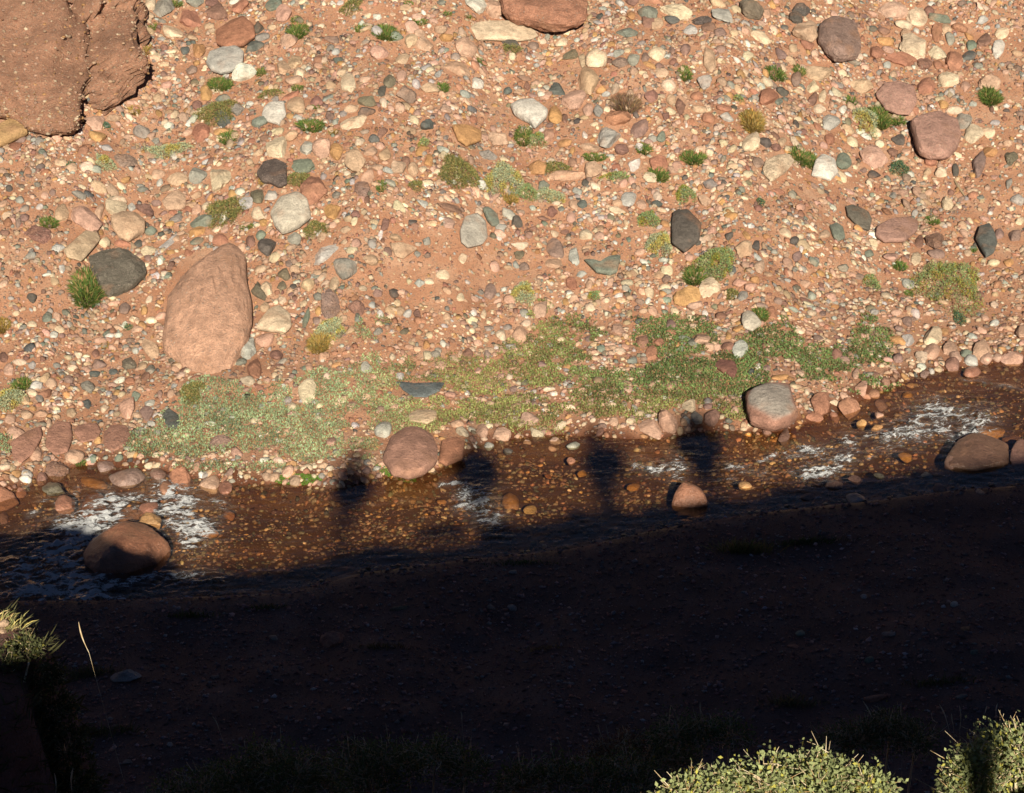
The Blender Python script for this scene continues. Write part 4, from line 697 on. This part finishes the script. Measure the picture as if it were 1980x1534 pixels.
def tuft_geo(px, py, w, h, kind, seed):
    r = np.random.default_rng(seed); Pp, T = hit([px], [py + h * .25]); B = Pp[0]; d = T[0]
    a = w / 2 * d / FPX; hh = h / 2 * d / FPX; nn = normal_at(B[0:1], B[1:2])[0]
    col = np.array(PC[kind][0])
    vv_ = B / np.linalg.norm(B); sg = abs(vv_ @ nn)
    if kind in 'gyk':      # blades fanning out of a root patch
        n = int(np.clip(w * h * .6, 80, 1400)); ang = r.uniform(0, 6.283, n); q = np.sqrt(r.random(n)) * .72
        base = np.stack([np.cos(ang) * q * a, np.sin(ang) * q * hh / sg, 0 * q], -1)
        base[:, 2] = H(B[0] + base[:, 0], B[1] + base[:, 1]) - B[2] - .004
        L_ = np.clip(min(a, hh * 1.3) * r.uniform(.45, 1.0, n), .012, .16); dirv = np.stack([np.cos(ang) * q * 1.1 + r.normal(0, .3, n), np.sin(ang) * q * 1.1 + r.normal(0, .3, n) - .1, r.uniform(.5, 1.2, n)], -1)
        dirv /= np.linalg.norm(dirv, axis=1, keepdims=True); sd = np.cross(dirv, r.normal(size=(n, 3))); sd /= np.linalg.norm(sd, axis=1, keepdims=True)
        wd = r.uniform(.0025, .005, n)[:, None] * (1 if kind != 'k' else .6)
        tip = base + dirv * L_[:, None] + np.array([0, 0, -.2]) * L_[:, None]; mid_ = base + dirv * L_[:, None] * .55
        V = np.stack([base - sd * wd, base + sd * wd, mid_ + sd * wd, mid_ - sd * wd, tip], 1).reshape(-1, 3); i0 = np.arange(n)[:, None] * 5
        F = np.concatenate([i0 + [0, 1, 2], i0 + [0, 2, 3], i0 + [3, 2, 4]]); k_ = 5
    else:                  # cushion dome of small leaves
        n = int(np.clip(w * h * 1.3, 200, 9000)); z = r.random(n) ** .7; ang = r.uniform(0, 6.283, n); rad = np.sqrt(1 - z * z) * r.uniform(.75, 1.03, n)
        wob = 1 + .16 * np.sin(ang * 3 + seed) + .10 * np.sin(ang * 5 + seed * 2)
        dome = min(a, hh) * .65 + .015
        Pq = np.stack([np.cos(ang) * rad * a * wob, np.sin(ang) * rad * hh / sg * .85 * wob, 0 * z], -1)
        Pq[:, 2] = H(B[0] + Pq[:, 0], B[1] + Pq[:, 1]) - B[2] + z * dome * r.uniform(.6, 1.05, n) * (1 + .3 * vn2(Pq[:, 0] * 25, Pq[:, 1] * 25, seed))
        nd = np.stack([np.cos(ang) * rad, np.sin(ang) * rad, z + .2], -1)
        keepm = vn2(Pq[:, 0] * 18, Pq[:, 1] * 18, seed + 1) + .9 * (1 - rad) > -.35
        Pq, nd = Pq[keepm], nd[keepm]; n = len(Pq)
        V, F, _ = leaves(Pq, nd, r.uniform(.010, .022, n), .6, .7, np.zeros((n, 3)), r); F = np.concatenate([F[:, :3], F[:, [0, 2, 3]]]); k_ = 4
    nV = len(V) // k_; c = col * r.uniform(.6, 1.45, (nV, 1)) * (1 + .2 * r.normal(size=(nV, 1)) * np.array([1, .3, 0]))
    dr = r.random((nV, 1)) < (.16 if kind != 's' else .06); c = np.where(dr, np.array([.32, .23, .10]), c)
    if kind in 'ms': # yellowish heads on one side
        pv = V.reshape(nV, k_, 3)[:, 0]; c = np.where((vn2(pv[:, 0] * 12, pv[:, 1] * 12, seed)[:, None] > .25), c * [1.15, .95, .5], c)
    return B, V, F, np.repeat(np.clip(c, .01, 1), k_, 0)
_p = [it.split() for it in PL.replace('\n', '').split(';')]; prefetch([(float(q[0]), float(q[1]) + float(q[3]) * .25) for q in _p])
for i, it in enumerate(PL.replace('\n', '').split(';')):
    px, py, w, h, kd = it.split(); px, py, w, h = map(float, (px, py, w, h))
    if w < 1: continue
    B, V, F, c = tuft_geo(px, py, w, h, kd, 100 + i)
    nm = {'g': 'grass_tuft', 'y': 'grass_tuft', 'k': 'twiggy_plant', 't': 'sprig'}.get(kd, 'cushion_plant')
    o = mesh_obj(nm, V, F, M_leaf, c, loc=B.tolist())
    sw = 'tiny' if w < 25 else 'small' if w < 45 else 'broad' if w < 80 else 'large'
    tag(o, make_label(f'{sw} {PC[kd][1]}', px, py, [('a ' + sizew(t) + ' ' + t['word'] + ' stone', px - t['px'], py - t['py']) for t in sorted(STONES, key=lambda t: math.hypot(px - t['px'], py - t['py']))[:4]]), {'grass_tuft': 'grass tuft', 'cushion_plant': 'cushion plant', 'twiggy_plant': 'dry plant', 'sprig': 'plant'}[nm], 'small plants growing on the far slope')
# driftwood twig on the right slope
def tubes(segs, sides=4):
    V, F = [], []; k_ = 0
    for p0, p1, r0, r1 in segs:
        p0 = np.asarray(p0, float); p1 = np.asarray(p1, float); d = p1 - p0; d /= (np.linalg.norm(d) + 1e-9)
        a = np.cross(d, [.3, .2, .9]); a /= (np.linalg.norm(a) + 1e-9); b_ = np.cross(d, a)
        for P_, R_ in ((p0, r0), (p1, r1)):
            for s_ in range(sides):
                t = 6.2832 * s_ / sides; V.append(P_ + R_ * (math.cos(t) * a + math.sin(t) * b_))
        for s_ in range(sides):
            q = (s_ + 1) % sides; F.append((k_ + s_, k_ + q, k_ + sides + q)); F.append((k_ + s_, k_ + sides + q, k_ + sides + s_))
        k_ += 2 * sides
    return np.array(V), np.array(F)
hp, _ = hit([1846, 1852, 1860, 1867, 1856], [352, 362, 374, 384, 360]); hp = hp + [0, 0, .015]
V, F = tubes([(hp[0], hp[1], .012, .018), (hp[1], hp[2], .018, .014), (hp[2], hp[3], .014, .007), (hp[1], hp[4], .008, .004)], 7)
tag(mesh_obj('driftwood_stick', V, F, M_twig, smooth=180), 'grey crooked driftwood stick lying on soil at the right', 'stick')

# ---------------------------------------------------------------- grasses on the shaded near bank
def blades(B, n, rx, ry, Lh, col, seed, lean=(0, 0), wd=.003, stiff=.35, seedheads=0):
    r = np.random.default_rng(seed); x = B[0] + rx * r.normal(size=n) * .6; y = B[1] + ry * r.normal(size=n) * .6; z = H(x, y)
    V, F, C_ = [], [], []
    base = np.stack([x, y, z - .01], -1); L_ = Lh * r.uniform(.45, 1.1, n)[:, None]
    d = np.stack([r.normal(0, stiff, n) + lean[0] + (x - B[0]) / (rx + 1e-6) * .25, r.normal(0, stiff, n) + lean[1], np.ones(n)], -1); d /= np.linalg.norm(d, axis=1, keepdims=True)
    bend = np.stack([d[:, 0] * .8, d[:, 1] * .8, -.15 - .3 * r.random(n)], -1)
    sd = np.cross(d, r.normal(size=(n, 3))); sd /= np.linalg.norm(sd, axis=1, keepdims=True); w = wd * r.uniform(.6, 1.3, n)[:, None]
    p1 = base + d * L_ * .4; p2 = base + d * L_ * .75 + bend * L_ * .12; p3 = base + d * L_ + bend * L_ * .38
    V = np.stack([base - sd * w, base + sd * w, p1 + sd * w, p1 - sd * w, p2 + sd * w * .8, p2 - sd * w * .8, p3], 1).reshape(-1, 3); i0 = np.arange(n)[:, None] * 7
    F = np.concatenate([i0 + f for f in ([0,1,2],[0,2,3],[3,2,4],[3,4,5],[5,4,6])])
    c = np.array(col) * r.uniform(.6, 1.4, (n, 1)) * (1 + .1 * r.normal(size=(n, 3)))
    return V - B, F, np.repeat(np.clip(c, .01, 1), 7, 0)
def near_hit(px, py):
    P_, _ = hit([px, px], [py, py], 11.0); return P_[0]
DK = [  # px py rx ry height colour n label
 (1440,1068,.20,.05,.16,(.20,.18,.06),420,'clump of dry-tipped grass on the near shore, rightmost of the shaded clumps by the water'),
 (1560,1050,.26,.05,.06,(.09,.11,.04),500,'low dark green grass mat right of the dry-tipped clump on the near shore'),
 (370,1192,.18,.04,.06,(.09,.11,.03),240,'low dark tuft on the near bank below the shaded foam'),
 (512,1176,.12,.04,.05,(.09,.11,.03),160,'small dark tuft on the near bank right of the one below the foam'),
 (1000,1090,.26,.05,.05,(.07,.10,.03),260,'thin dark strip of grass on the near shore below the centre'),
 (170,1305,.20,.06,.10,(.12,.12,.05),240,'dark grass left of the pale stone on the near bank'),
 (735,1252,.16,.05,.06,(.14,.11,.05),180,'dull brown grass right of the reddish shaded stone'),
 (1050,1255,.10,.04,.05,(.26,.18,.08),120,'dry brown grass on the near bank under the centre'),
 (1530,1362,.16,.06,.10,(.16,.14,.07),240,'spiky dark grass on the near bank, lower right'),
 (200,1418,.22,.06,.09,(.10,.11,.04),240,'dark grass patch low on the left of the near bank'),
 (1820,1320,.22,.06,.07,(.09,.10,.04),240,'dark grass patch at the far right of the near bank')]
for k_, (px, py, rx, ry, hh, c, n, lab) in enumerate(DK):
    B = near_hit(px, py); V, F, C_ = blades(B, n, rx, ry, hh, c, 300 + k_)
    tag(mesh_obj('grass_clump', V, F, M_grass, C_, loc=B.tolist()), lab, 'grass clump', 'shaded grasses on the near bank')

x = rng.uniform(-5.2, -2.2, 150000); y = rng.uniform(8.0, 11.6, 150000); h0 = H(x, y); gr = np.hypot((H(x + .03, y) - h0) / .03, (H(x, y + .03) - h0) / .03)
ok = (np.abs(h0 - bluff(x, y)) < .004) & (rng.random(len(x)) < np.clip(gr / 6, .06, 1)); x, y = x[ok][:16000], y[ok][:16000]
n = len(x); print('bank grass', n); P0 = np.stack([x, y, H(x, y) - .01 + rng.uniform(-.06, .02, n)], -1); Lb = rng.uniform(.05, .14, n); V, F, C_ = leaves(P0, np.array([.5, .3, .3]), Lb, .09, .6, np.array([.075,.075,.032]) * rng.uniform(.5, 1.4, (n, 1)), rng)  # very dark blades added to darken the spur wall lit by bounce
tag(mesh_obj('bank_grass', V, F, M_grass, C_), 'dark grass covering and darkening the steep spur in the lower left corner', 'grass', kind='stuff')
# ---------------------------------------------------------------- shrubs on the lip of the bluff, close to the viewpoint
def shrub(label, clumps, dist, leaf_col, n_tips, seed, leaf=.008, per=16, twig_col=True, cat='shrub', group=None, drop=0):
    """clumps: (px, py, radius px) crown lobes at distance dist; stems grow from the ground below"""
    r = np.random.default_rng(seed); cs = []
    for (px, py, rp) in clumps:
        py += drop
        c = raydir([px], [py])[0] * (dist + r.uniform(-.08, .08)); cs.append((c, rp * dist / FPX))
    cen = np.mean([c for c, _ in cs], 0); gx_, gy_ = cen[0], cen[1] - .02; base = np.array([gx_, gy_, float(H(gx_, gy_)) - .03])
    root = bpy.data.objects.new('shrub', None); COL.objects.link(root); root.location = base.tolist(); tag(root, label, cat, group)
    wt = np.array([R * R for _, R in cs]); wt /= wt.sum(); segs = []; tips = []; tdir = []
    hubs = []
    for c, R in cs:
        st = base + np.array([(c[0] - base[0]) * .4, r.uniform(-.05, .05), 0]); st[2] = float(H(st[0], st[1])) - .02
        mid_ = (st + c) / 2 + r.normal(0, .02, 3); segs += [(st, mid_, .008, .006), (mid_, c, .006, .004)]; hubs.append(c)
    for k_ in range(n_tips):
        i = r.choice(len(cs), p=wt); c, R = cs[i]; d = r.normal(size=3); d[2] = abs(d[2]) * .8 + .05 * r.normal(); d /= np.linalg.norm(d)
        if d @ fwd > .6: d -= fwd * .7; d /= np.linalg.norm(d)
        tip = c + d * (R * (r.uniform(.55, 1.08) if r.random() < .9 else r.uniform(1.08, 1.2)) + (.035 * r.random() if r.random() < .10 else 0)); m1 = c + (tip - c) * .55 + r.normal(0, .012, 3); 
        if k_ % 2 == 0: segs += [(c + (m1 - c) * .3, m1, .0028, .002), (m1, tip, .002, .0012)]
        for q in range(2 if k_ % 2 == 0 else 0):      # pale zigzag spines
            e = tip + (d + r.normal(0, .8, 3)) * r.uniform(.010, .026); segs.append((tip, e, .0014, .0006))
            if r.random() < .5: segs.append((tip * .5 + e * .5, tip * .5 + e * .5 + r.normal(0, .009, 3), .001, .0005))
        tips.append(tip); tdir.append(d)
    V, F = tubes([(a - base, b_ - base, r0, r1) for a, b_, r0, r1 in segs], 3); tw = mesh_obj('twigs', V, F, M_spine if twig_col else M_twig, parent=root); tw['kind'] = 'stuff'
    tips = np.array(tips); tdir = np.array(tdir); n = len(tips) * per
    P0 = np.repeat(tips, per, 0) + r.normal(0, .014, (n, 3)) ; D = np.repeat(tdir, per, 0)
    c = np.array(leaf_col) * np.repeat(r.uniform(.75, 1.25, (len(tips), 1)), per, 0) * r.uniform(.7, 1.3, (n, 1)); yel = r.random((n, 1)) < .12; c = np.where(yel, c * [1.5, 1.25, .6], c)
    V, F, C_ = leaves(P0 - base, D, leaf * r.uniform(.6, 1.3, n), .62, .9, c, r)
    f = mesh_obj('foliage', V, F, M_leaf, C_, parent=root); f['kind'] = 'stuff'
    return root
m, nt, b = mat('pale_spine'); n_ = N(nt, 'ShaderNodeTexNoise', i_Scale=30.0); nt.links.new(ramp(nt, n_.outputs[0], [(.35, (.30,.19,.07)), (.65, (.62,.55,.40))]), b.inputs['Base Color']); M_spine = m
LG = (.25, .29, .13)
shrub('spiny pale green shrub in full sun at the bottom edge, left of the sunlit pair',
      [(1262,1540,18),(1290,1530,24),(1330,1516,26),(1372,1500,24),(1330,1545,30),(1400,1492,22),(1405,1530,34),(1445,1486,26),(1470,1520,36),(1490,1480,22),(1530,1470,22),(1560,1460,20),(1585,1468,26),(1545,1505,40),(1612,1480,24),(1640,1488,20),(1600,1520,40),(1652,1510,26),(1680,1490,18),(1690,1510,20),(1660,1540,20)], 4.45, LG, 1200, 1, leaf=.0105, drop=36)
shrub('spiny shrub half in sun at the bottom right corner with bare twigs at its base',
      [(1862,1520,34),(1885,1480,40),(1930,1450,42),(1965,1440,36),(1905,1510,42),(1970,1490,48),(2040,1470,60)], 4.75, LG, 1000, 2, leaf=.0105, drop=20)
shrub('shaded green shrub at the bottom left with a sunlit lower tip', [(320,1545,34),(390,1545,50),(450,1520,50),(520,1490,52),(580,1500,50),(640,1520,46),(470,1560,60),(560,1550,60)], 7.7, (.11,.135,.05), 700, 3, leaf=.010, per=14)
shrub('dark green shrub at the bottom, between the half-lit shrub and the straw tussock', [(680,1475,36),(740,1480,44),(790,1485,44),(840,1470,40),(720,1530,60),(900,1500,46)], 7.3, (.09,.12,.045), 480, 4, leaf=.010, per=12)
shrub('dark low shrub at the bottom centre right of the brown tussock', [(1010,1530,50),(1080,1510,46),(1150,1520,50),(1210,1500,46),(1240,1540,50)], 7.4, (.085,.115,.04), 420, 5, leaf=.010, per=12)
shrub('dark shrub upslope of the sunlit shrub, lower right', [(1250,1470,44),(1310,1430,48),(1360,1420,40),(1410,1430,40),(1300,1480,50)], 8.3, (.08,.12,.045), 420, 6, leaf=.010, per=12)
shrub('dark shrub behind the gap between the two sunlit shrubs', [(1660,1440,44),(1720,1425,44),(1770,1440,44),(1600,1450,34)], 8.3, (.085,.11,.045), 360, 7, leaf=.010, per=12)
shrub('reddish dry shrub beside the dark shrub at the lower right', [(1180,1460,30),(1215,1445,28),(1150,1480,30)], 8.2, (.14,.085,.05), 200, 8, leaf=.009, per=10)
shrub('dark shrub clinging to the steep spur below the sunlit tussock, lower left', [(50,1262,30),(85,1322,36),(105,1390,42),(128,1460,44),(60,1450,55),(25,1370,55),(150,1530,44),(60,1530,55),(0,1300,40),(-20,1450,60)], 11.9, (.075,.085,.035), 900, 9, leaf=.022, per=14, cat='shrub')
def near_ground(px, dist, dy=0):
    c = raydir([px], [1534])[0] * dist; return np.array([c[0], c[1] + dy, float(H(c[0], c[1] + dy))])
for px, dd, hh, n, col, lab, sd in [(740, 6.1, .34, 420, (.40,.31,.12), 'straw tussock at the bottom left of centre with sunlit tips', 21), (880, 6.6, .34, 700, (.26,.14,.06), 'reddish-brown dry tussock right of the straw one, bottom edge', 22), (90, 7.4, .34, 120, (.22,.17,.07), 'sparse dry seedhead grass in the bottom left corner', 23)]:
    B = near_ground(px, dd); V, F, C_ = blades(B, n, .12, .08, hh, col, sd, wd=.0022, stiff=.28); 
    tag(mesh_obj('tussock', V, F, M_grass, C_, loc=B.tolist()), lab, 'tussock')
# sunlit tussock on the knoll at the left edge
P_ = raydir([18], [1212])[0]; t = 11.0
while P_[2] * t > H(P_[0] * t, P_[1] * t) and t < 16: t += .02
B = P_ * t; print('knoll tussock at', B, t)
for k_, (dx, n, hh, lab) in enumerate([(-.02, 170, .10, 'sunlit straw-green tussock at the left edge above the shaded bank')]):
    V, F, C_ = blades(B + [dx, 0, 0], n, .07, .06, hh, (.38,.33,.15), 31, wd=.0028, stiff=.6); tag(mesh_obj('tussock', V, F, M_grass, C_, loc=(B + [dx, 0, 0]).tolist()), lab, 'tussock')
for k_, (a_, b2, s_) in enumerate([((5,1207),(12,9),'pale sunlit stone at the left edge under the straw tussock'), ((4,1222),(10,7),'tan sunlit stone at the left edge, lower of the two')]):
    d = raydir([a_[0]], [a_[1]])[0] * (t - .05); p_, F = rock_unit(3, 777 + k_, .4); V = p_ * np.array([b2[0], 9, b2[1]]) * t / FPX
    tag(mesh_obj('stone', V, F, M_stone, np.array([.42,.30,.21])[None] + 0 * V, smooth=35, loc=d.tolist()), s_, 'stone')
# dry stalks with seed heads: pixel of tip, pixel of foot, distance
ST = [((152,1203),(172,1262),10.6,.0035,'single bright dry grass stalk catching the sun above the shaded bank, left'),
 ((411,1385),(424,1412),7,.002,'thin leaning dry stalk on the shaded bank above the left shrub'),((360,1473),(382,1502),6,.0022,'short pale dry stalk over the half-lit shrub'),
 ((105,1495),(108,1534),6,.002,'thin upright dry stalk at the bottom left'),((141,1485),(139,1530),6,.003,'thicker seedhead stalk at the bottom left'),
 ((1668,1355),(1690,1400),7,.0025,'leaning dry stalk above the middle of the sunlit shrub'),((1743,1357),(1744,1396),7,.002,'straight thin dry stalk above the gap of the sunlit shrubs'),
 ((1816,1362),(1832,1400),7,.0028,'leaning seedhead stalk left of the right sunlit shrub top'),((1840,1380),(1843,1402),7,.0025,'short seedhead stalk second of the three over the right shrub'),((1855,1364),(1856,1410),7,.0022,'tall straight seedhead stalk over the right sunlit shrub'),
 ((1929,1360),(1926,1385),7,.0025,'short reddish seedhead stalk near the right edge'),((1908,1364),(1902,1384),7,.002,'short thin stalk leaning left near the right edge'),
 ((1354,1358),(1356,1385),7,.002,'thin stalk over the dark shrub, lower right'),((1372,1380),(1375,1412),7,.002,'second thin stalk over the dark shrub, lower right'),((1388,1380),(1389,1420),7,.002,'tallest thin stalk over the dark shrub, lower right'),
 ((891,1376),(893,1395),8,.002,'small dry stalk above the brown tussock'),((1156,1400),(1165,1428),7,.002,'thin pale stalk left of the reddish dry shrub')]
for k_, (a_, b2, dd, rw, lab) in enumerate(ST):
    dd += 0 if k_ == 0 else 2.0; A = raydir([a_[0]], [a_[1]])[0] * dd; Bf = raydir([b2[0]], [b2[1]])[0] * dd
    dn = (Bf - A) / np.linalg.norm(Bf - A); Q = Bf.copy(); g_ = 0
    while Q[2] > H(Q[0], Q[1]) and g_ < 400: Q = Q + dn * .01 - np.array([0, 0, .004]); g_ += 1
    bw = .05 * np.linalg.norm(A - Bf) * (1 if k_ % 2 else -1); pts_ = [Bf + (A - Bf) * q + rtv * bw * math.sin(q * math.pi) for q in np.linspace(0, 1, 7)]; rs_ = rw * np.array([.4, .45, .6, 1, 1.05, .8, .25])
    V, F = tubes([(Q - Q, Bf - Q, rw * .22, rw * .22)] + [(pts_[q] - Q, pts_[q + 1] - Q, rs_[q], rs_[q + 1]) for q in range(6)], 5)
    tag(mesh_obj('dry_stalk', V, F, M_straw if False else M_spine, smooth=180, loc=Q.tolist()), lab, 'dry stalk', 'dry grass stalks standing on the near bank')

# ---------------------------------------------------------------- the people on the bluff whose shadows fall across the stream
def cloth(name, cs, stops):
    m, nt, b = mat(name); g_ = N(nt, 'ShaderNodeTexCoord'); s_ = N(nt, 'ShaderNodeSeparateXYZ'); nt.links.new(g_.outputs['Object'], s_.inputs[0])
    r_ = ramp(nt, s_.outputs[2], [(0, cs[0])]+[(p / 2.0, c) for p, c in zip(stops, cs[1:])]); 
    for n2 in nt.nodes:
        if n2.type == 'VALTORGB': n2.color_ramp.interpolation = 'CONSTANT'
    mr = N(nt, 'ShaderNodeMath', operation='MULTIPLY'); mr.inputs[1].default_value = .5; nt.links.new(s_.outputs[2], mr.inputs[0])
    for n2 in nt.nodes:
        if n2.type == 'VALTORGB': nt.links.new(mr.outputs[0], n2.inputs[0])
    w_ = N(nt, 'ShaderNodeTexNoise', i_Scale=60.0); nt.links.new(bumpn(nt, w_.outputs[0], .003, .5), b.inputs['Normal']); nt.links.new(r_, b.inputs['Base Color']); b.inputs['Roughness'].default_value = .85
    return m
def person(label, L, Vt, yb, arms, jacket, trousers, hat=None, pack=None, pz=1.22, wide=1.0, turn=0.0, lean=0.0):
    """top of the head at lateral L and height Vt across the sun direction"""
    x = LX[0] * L + HX[0] * yb; y = LX[1] * L + HX[1] * yb; alongv = yb
    zt = (Vt - alongv * sE) / cE; zg = float(H(x, y)); hgt = zt - zg; s = hgt / 1.78
    print('person', label[:30], 'height', round(hgt, 2))
    root = bpy.data.objects.new('person', None); COL.objects.link(root); root.location = (x, y, zg); root.rotation_euler = (0, lean, -AZ + turn); tag(root, label, 'person', 'hikers standing on the bluff')
    J = {'pel': (0, 0, .98, .12 * wide), 'ab': (0, .01, 1.12, .125 * wide), 'ch': (0, 0, 1.32, .15 * wide), 'nk0': (0, -.01, 1.46, .07), 'nk': (0, 0, 1.53, .055), 'hd0': (0, .02, 1.60, .078), 'hd': (0, .01, 1.69, .088), 'hd1': (0, 0, 1.745, .06), 'nose': (0, .115, 1.635, .014)}
    E = [('pel','ab'),('ab','ch'),('ch','nk0'),('nk0','nk'),('nk','hd0'),('hd0','hd'),('hd','hd1'),('hd0','nose')]
    for sd, pose in ((-1, arms[0]), (1, arms[1])):
        t = 'lr'[sd > 0]
        J['hip' + t] = (sd * .085 * wide, 0, .90, .085); J['kn' + t] = (sd * .08, .02, .50, .055); J['an' + t] = (sd * .075, -.02, .09, .045); J['toe' + t] = (sd * .10, .16, .035, .036)
        E += [('pel','hip' + t),('hip' + t,'kn' + t),('kn' + t,'an' + t),('an' + t,'toe' + t)]
        sh = (sd * .17, 0, 1.42); el, wr, hd = pose
        J['sh' + t] = (*sh, .062); J['el' + t] = (sd * el[0], el[1], el[2], .043); J['wr' + t] = (sd * wr[0], wr[1], wr[2], .030); J['pm' + t] = (sd * hd[0], hd[1], hd[2], .030)
        E += [('nk0','sh' + t),('sh' + t,'el' + t),('el' + t,'wr' + t),('wr' + t,'pm' + t)]
        w = np.array([sd * wr[0], wr[1], wr[2]]); h = np.array([sd * hd[0], hd[1], hd[2]]); dv = (h - w) / (np.linalg.norm(h - w) + 1e-6); sv = np.cross(dv, [0, .3, 1]); sv /= np.linalg.norm(sv)
        for q, off in enumerate((-.03, -.01, .01, .03)):
            f1 = h + sv * off + dv * .045; f2 = f1 + dv * .03 + np.array([0, 0, -.012])
            J[f'fa{t}{q}'] = (*f1, .009); J[f'fb{t}{q}'] = (*f2, .008); E += [('pm' + t, f'fa{t}{q}'), (f'fa{t}{q}', f'fb{t}{q}')]
        th_ = w + dv * .04 + sv * .05; J['th' + t] = (*th_, .010); E.append(('pm' + t, 'th' + t))
    ks = list(J); me = bpy.data.meshes.new('body'); me.from_pydata([[c * s for c in J[k][:3]] for k in ks], [(ks.index(a), ks.index(b_)) for a, b_ in E], []); me.update()
    o = bpy.data.objects.new('body', me); COL.objects.link(o); o.parent = root
    md = o.modifiers.new('skin', 'SKIN'); sk = me.skin_vertices[0].data if me.skin_vertices else None
    if sk is None:
        bm = bmesh.new(); bm.from_mesh(me); bm.verts.layers.skin.verify(); bm.to_mesh(me); bm.free(); sk = me.skin_vertices[0].data
    for k, v_ in zip(ks, sk): v_.radius = (J[k][3] * s, J[k][3] * s); v_.use_root = (k == 'pel')
    sb = o.modifiers.new('sub', 'SUBSURF'); sb.levels = 1; sb.render_levels = 2
    me.materials.append(cloth('clothes', [(.06,.05,.045,1), (*trousers, 1), (*jacket, 1), (.42,.25,.17,1)], [.09 * s, 1.0 * s, 1.49 * s]))
    def part(nm, V_, F_, c, mtt): 
        q = mesh_obj(nm, V_ * s, F_, mtt, np.array(c)[None] + 0 * V_, smooth=60, parent=root); return q
    V3, F3 = ICO[3]
    part('hair', V3 * [.092, .10, .095] + [0, -.018, 1.695], F3, (.06,.04,.03), M_peb)
    if hat:
        th = np.arctan2(V3[:, 1], V3[:, 0]); brim = V3 * [hat, hat, .018] + [0, 0, 1.71]; crown = V3 * [.10, .105, .085] + [0, -.01, 1.745]
        part('hat', np.concatenate([brim, crown]), np.concatenate([F3, F3 + len(V3)]), (.30,.24,.16), M_peb)
    if pack:
        p_ = np.sign(V3) * np.abs(V3) ** .55; part('shadow_pack', p_ * [pack * .55, .11, .27] + [0, -.23, pz], F3, (.05,.09,.14), M_peb)  # unseen pack, added to widen and deepen the figure's cast shadow
    return root, s
hip = ((.33, -.04, 1.16), (.20, .10, 1.02), (.15, .15, 1.03)); down = ((.20, -.02, 1.14), (.18, .06, .90), (.17, .09, .82)); up = ((.22, .20, 1.32), (.09, .22, 1.56), (.06, .20, 1.62)); cross_ = ((.23, .08, 1.18), (.04, .20, 1.22), (-.04, .22, 1.23))
person('photographer on the bluff holding a camera to the eye', -.20, .15, -.11, (up, ((.33, .10, 1.30), (.12, .20, 1.55), (.07, .19, 1.62))), (.12,.14,.18), (.10,.09,.08), hat=.14, pack=.58, pz=1.30, wide=1.35, lean=.20)
person('hiker with hands on hips standing second from the left on the bluff', 1.19, .25, -.2, (hip, down), (.30,.08,.05), (.10,.10,.11), hat=.17, pack=.64, pz=1.32, wide=1.35)
person('slim hiker with folded arms standing third from the left on the bluff', 2.43, .27, -.25, (cross_, cross_), (.08,.16,.22), (.16,.13,.10), hat=.13, pack=.56, pz=1.32, wide=1.25, turn=.4)
person('hiker in a wide hat with a big backpack, rightmost on the bluff', 3.46, .38, -.3, (cross_, down), (.22,.22,.10), (.08,.08,.09), hat=.24, pack=.68, pz=1.42, wide=1.35)
cb = bmesh.new(); bmesh.ops.create_cube(cb, size=1); V = np.array([v.co[:] for v in cb.verts]); F = np.array([[v.index for v in f.verts] for f in cb.faces]); cb.free()
m, nt, b = mat('black_plastic'); b.inputs['Base Color'].default_value = (.02,.02,.02,1); b.inputs['Roughness'].default_value = .4
c1 = np.concatenate([V * [.09, .03, .06] + [0, -.045, 0], V * [.04, .04, .02] + [0, -.045, .036]]); 
tag(mesh_obj('camera_body', c1, np.concatenate([F, F + 8]), m), 'black camera held in front of the photographer', 'camera')
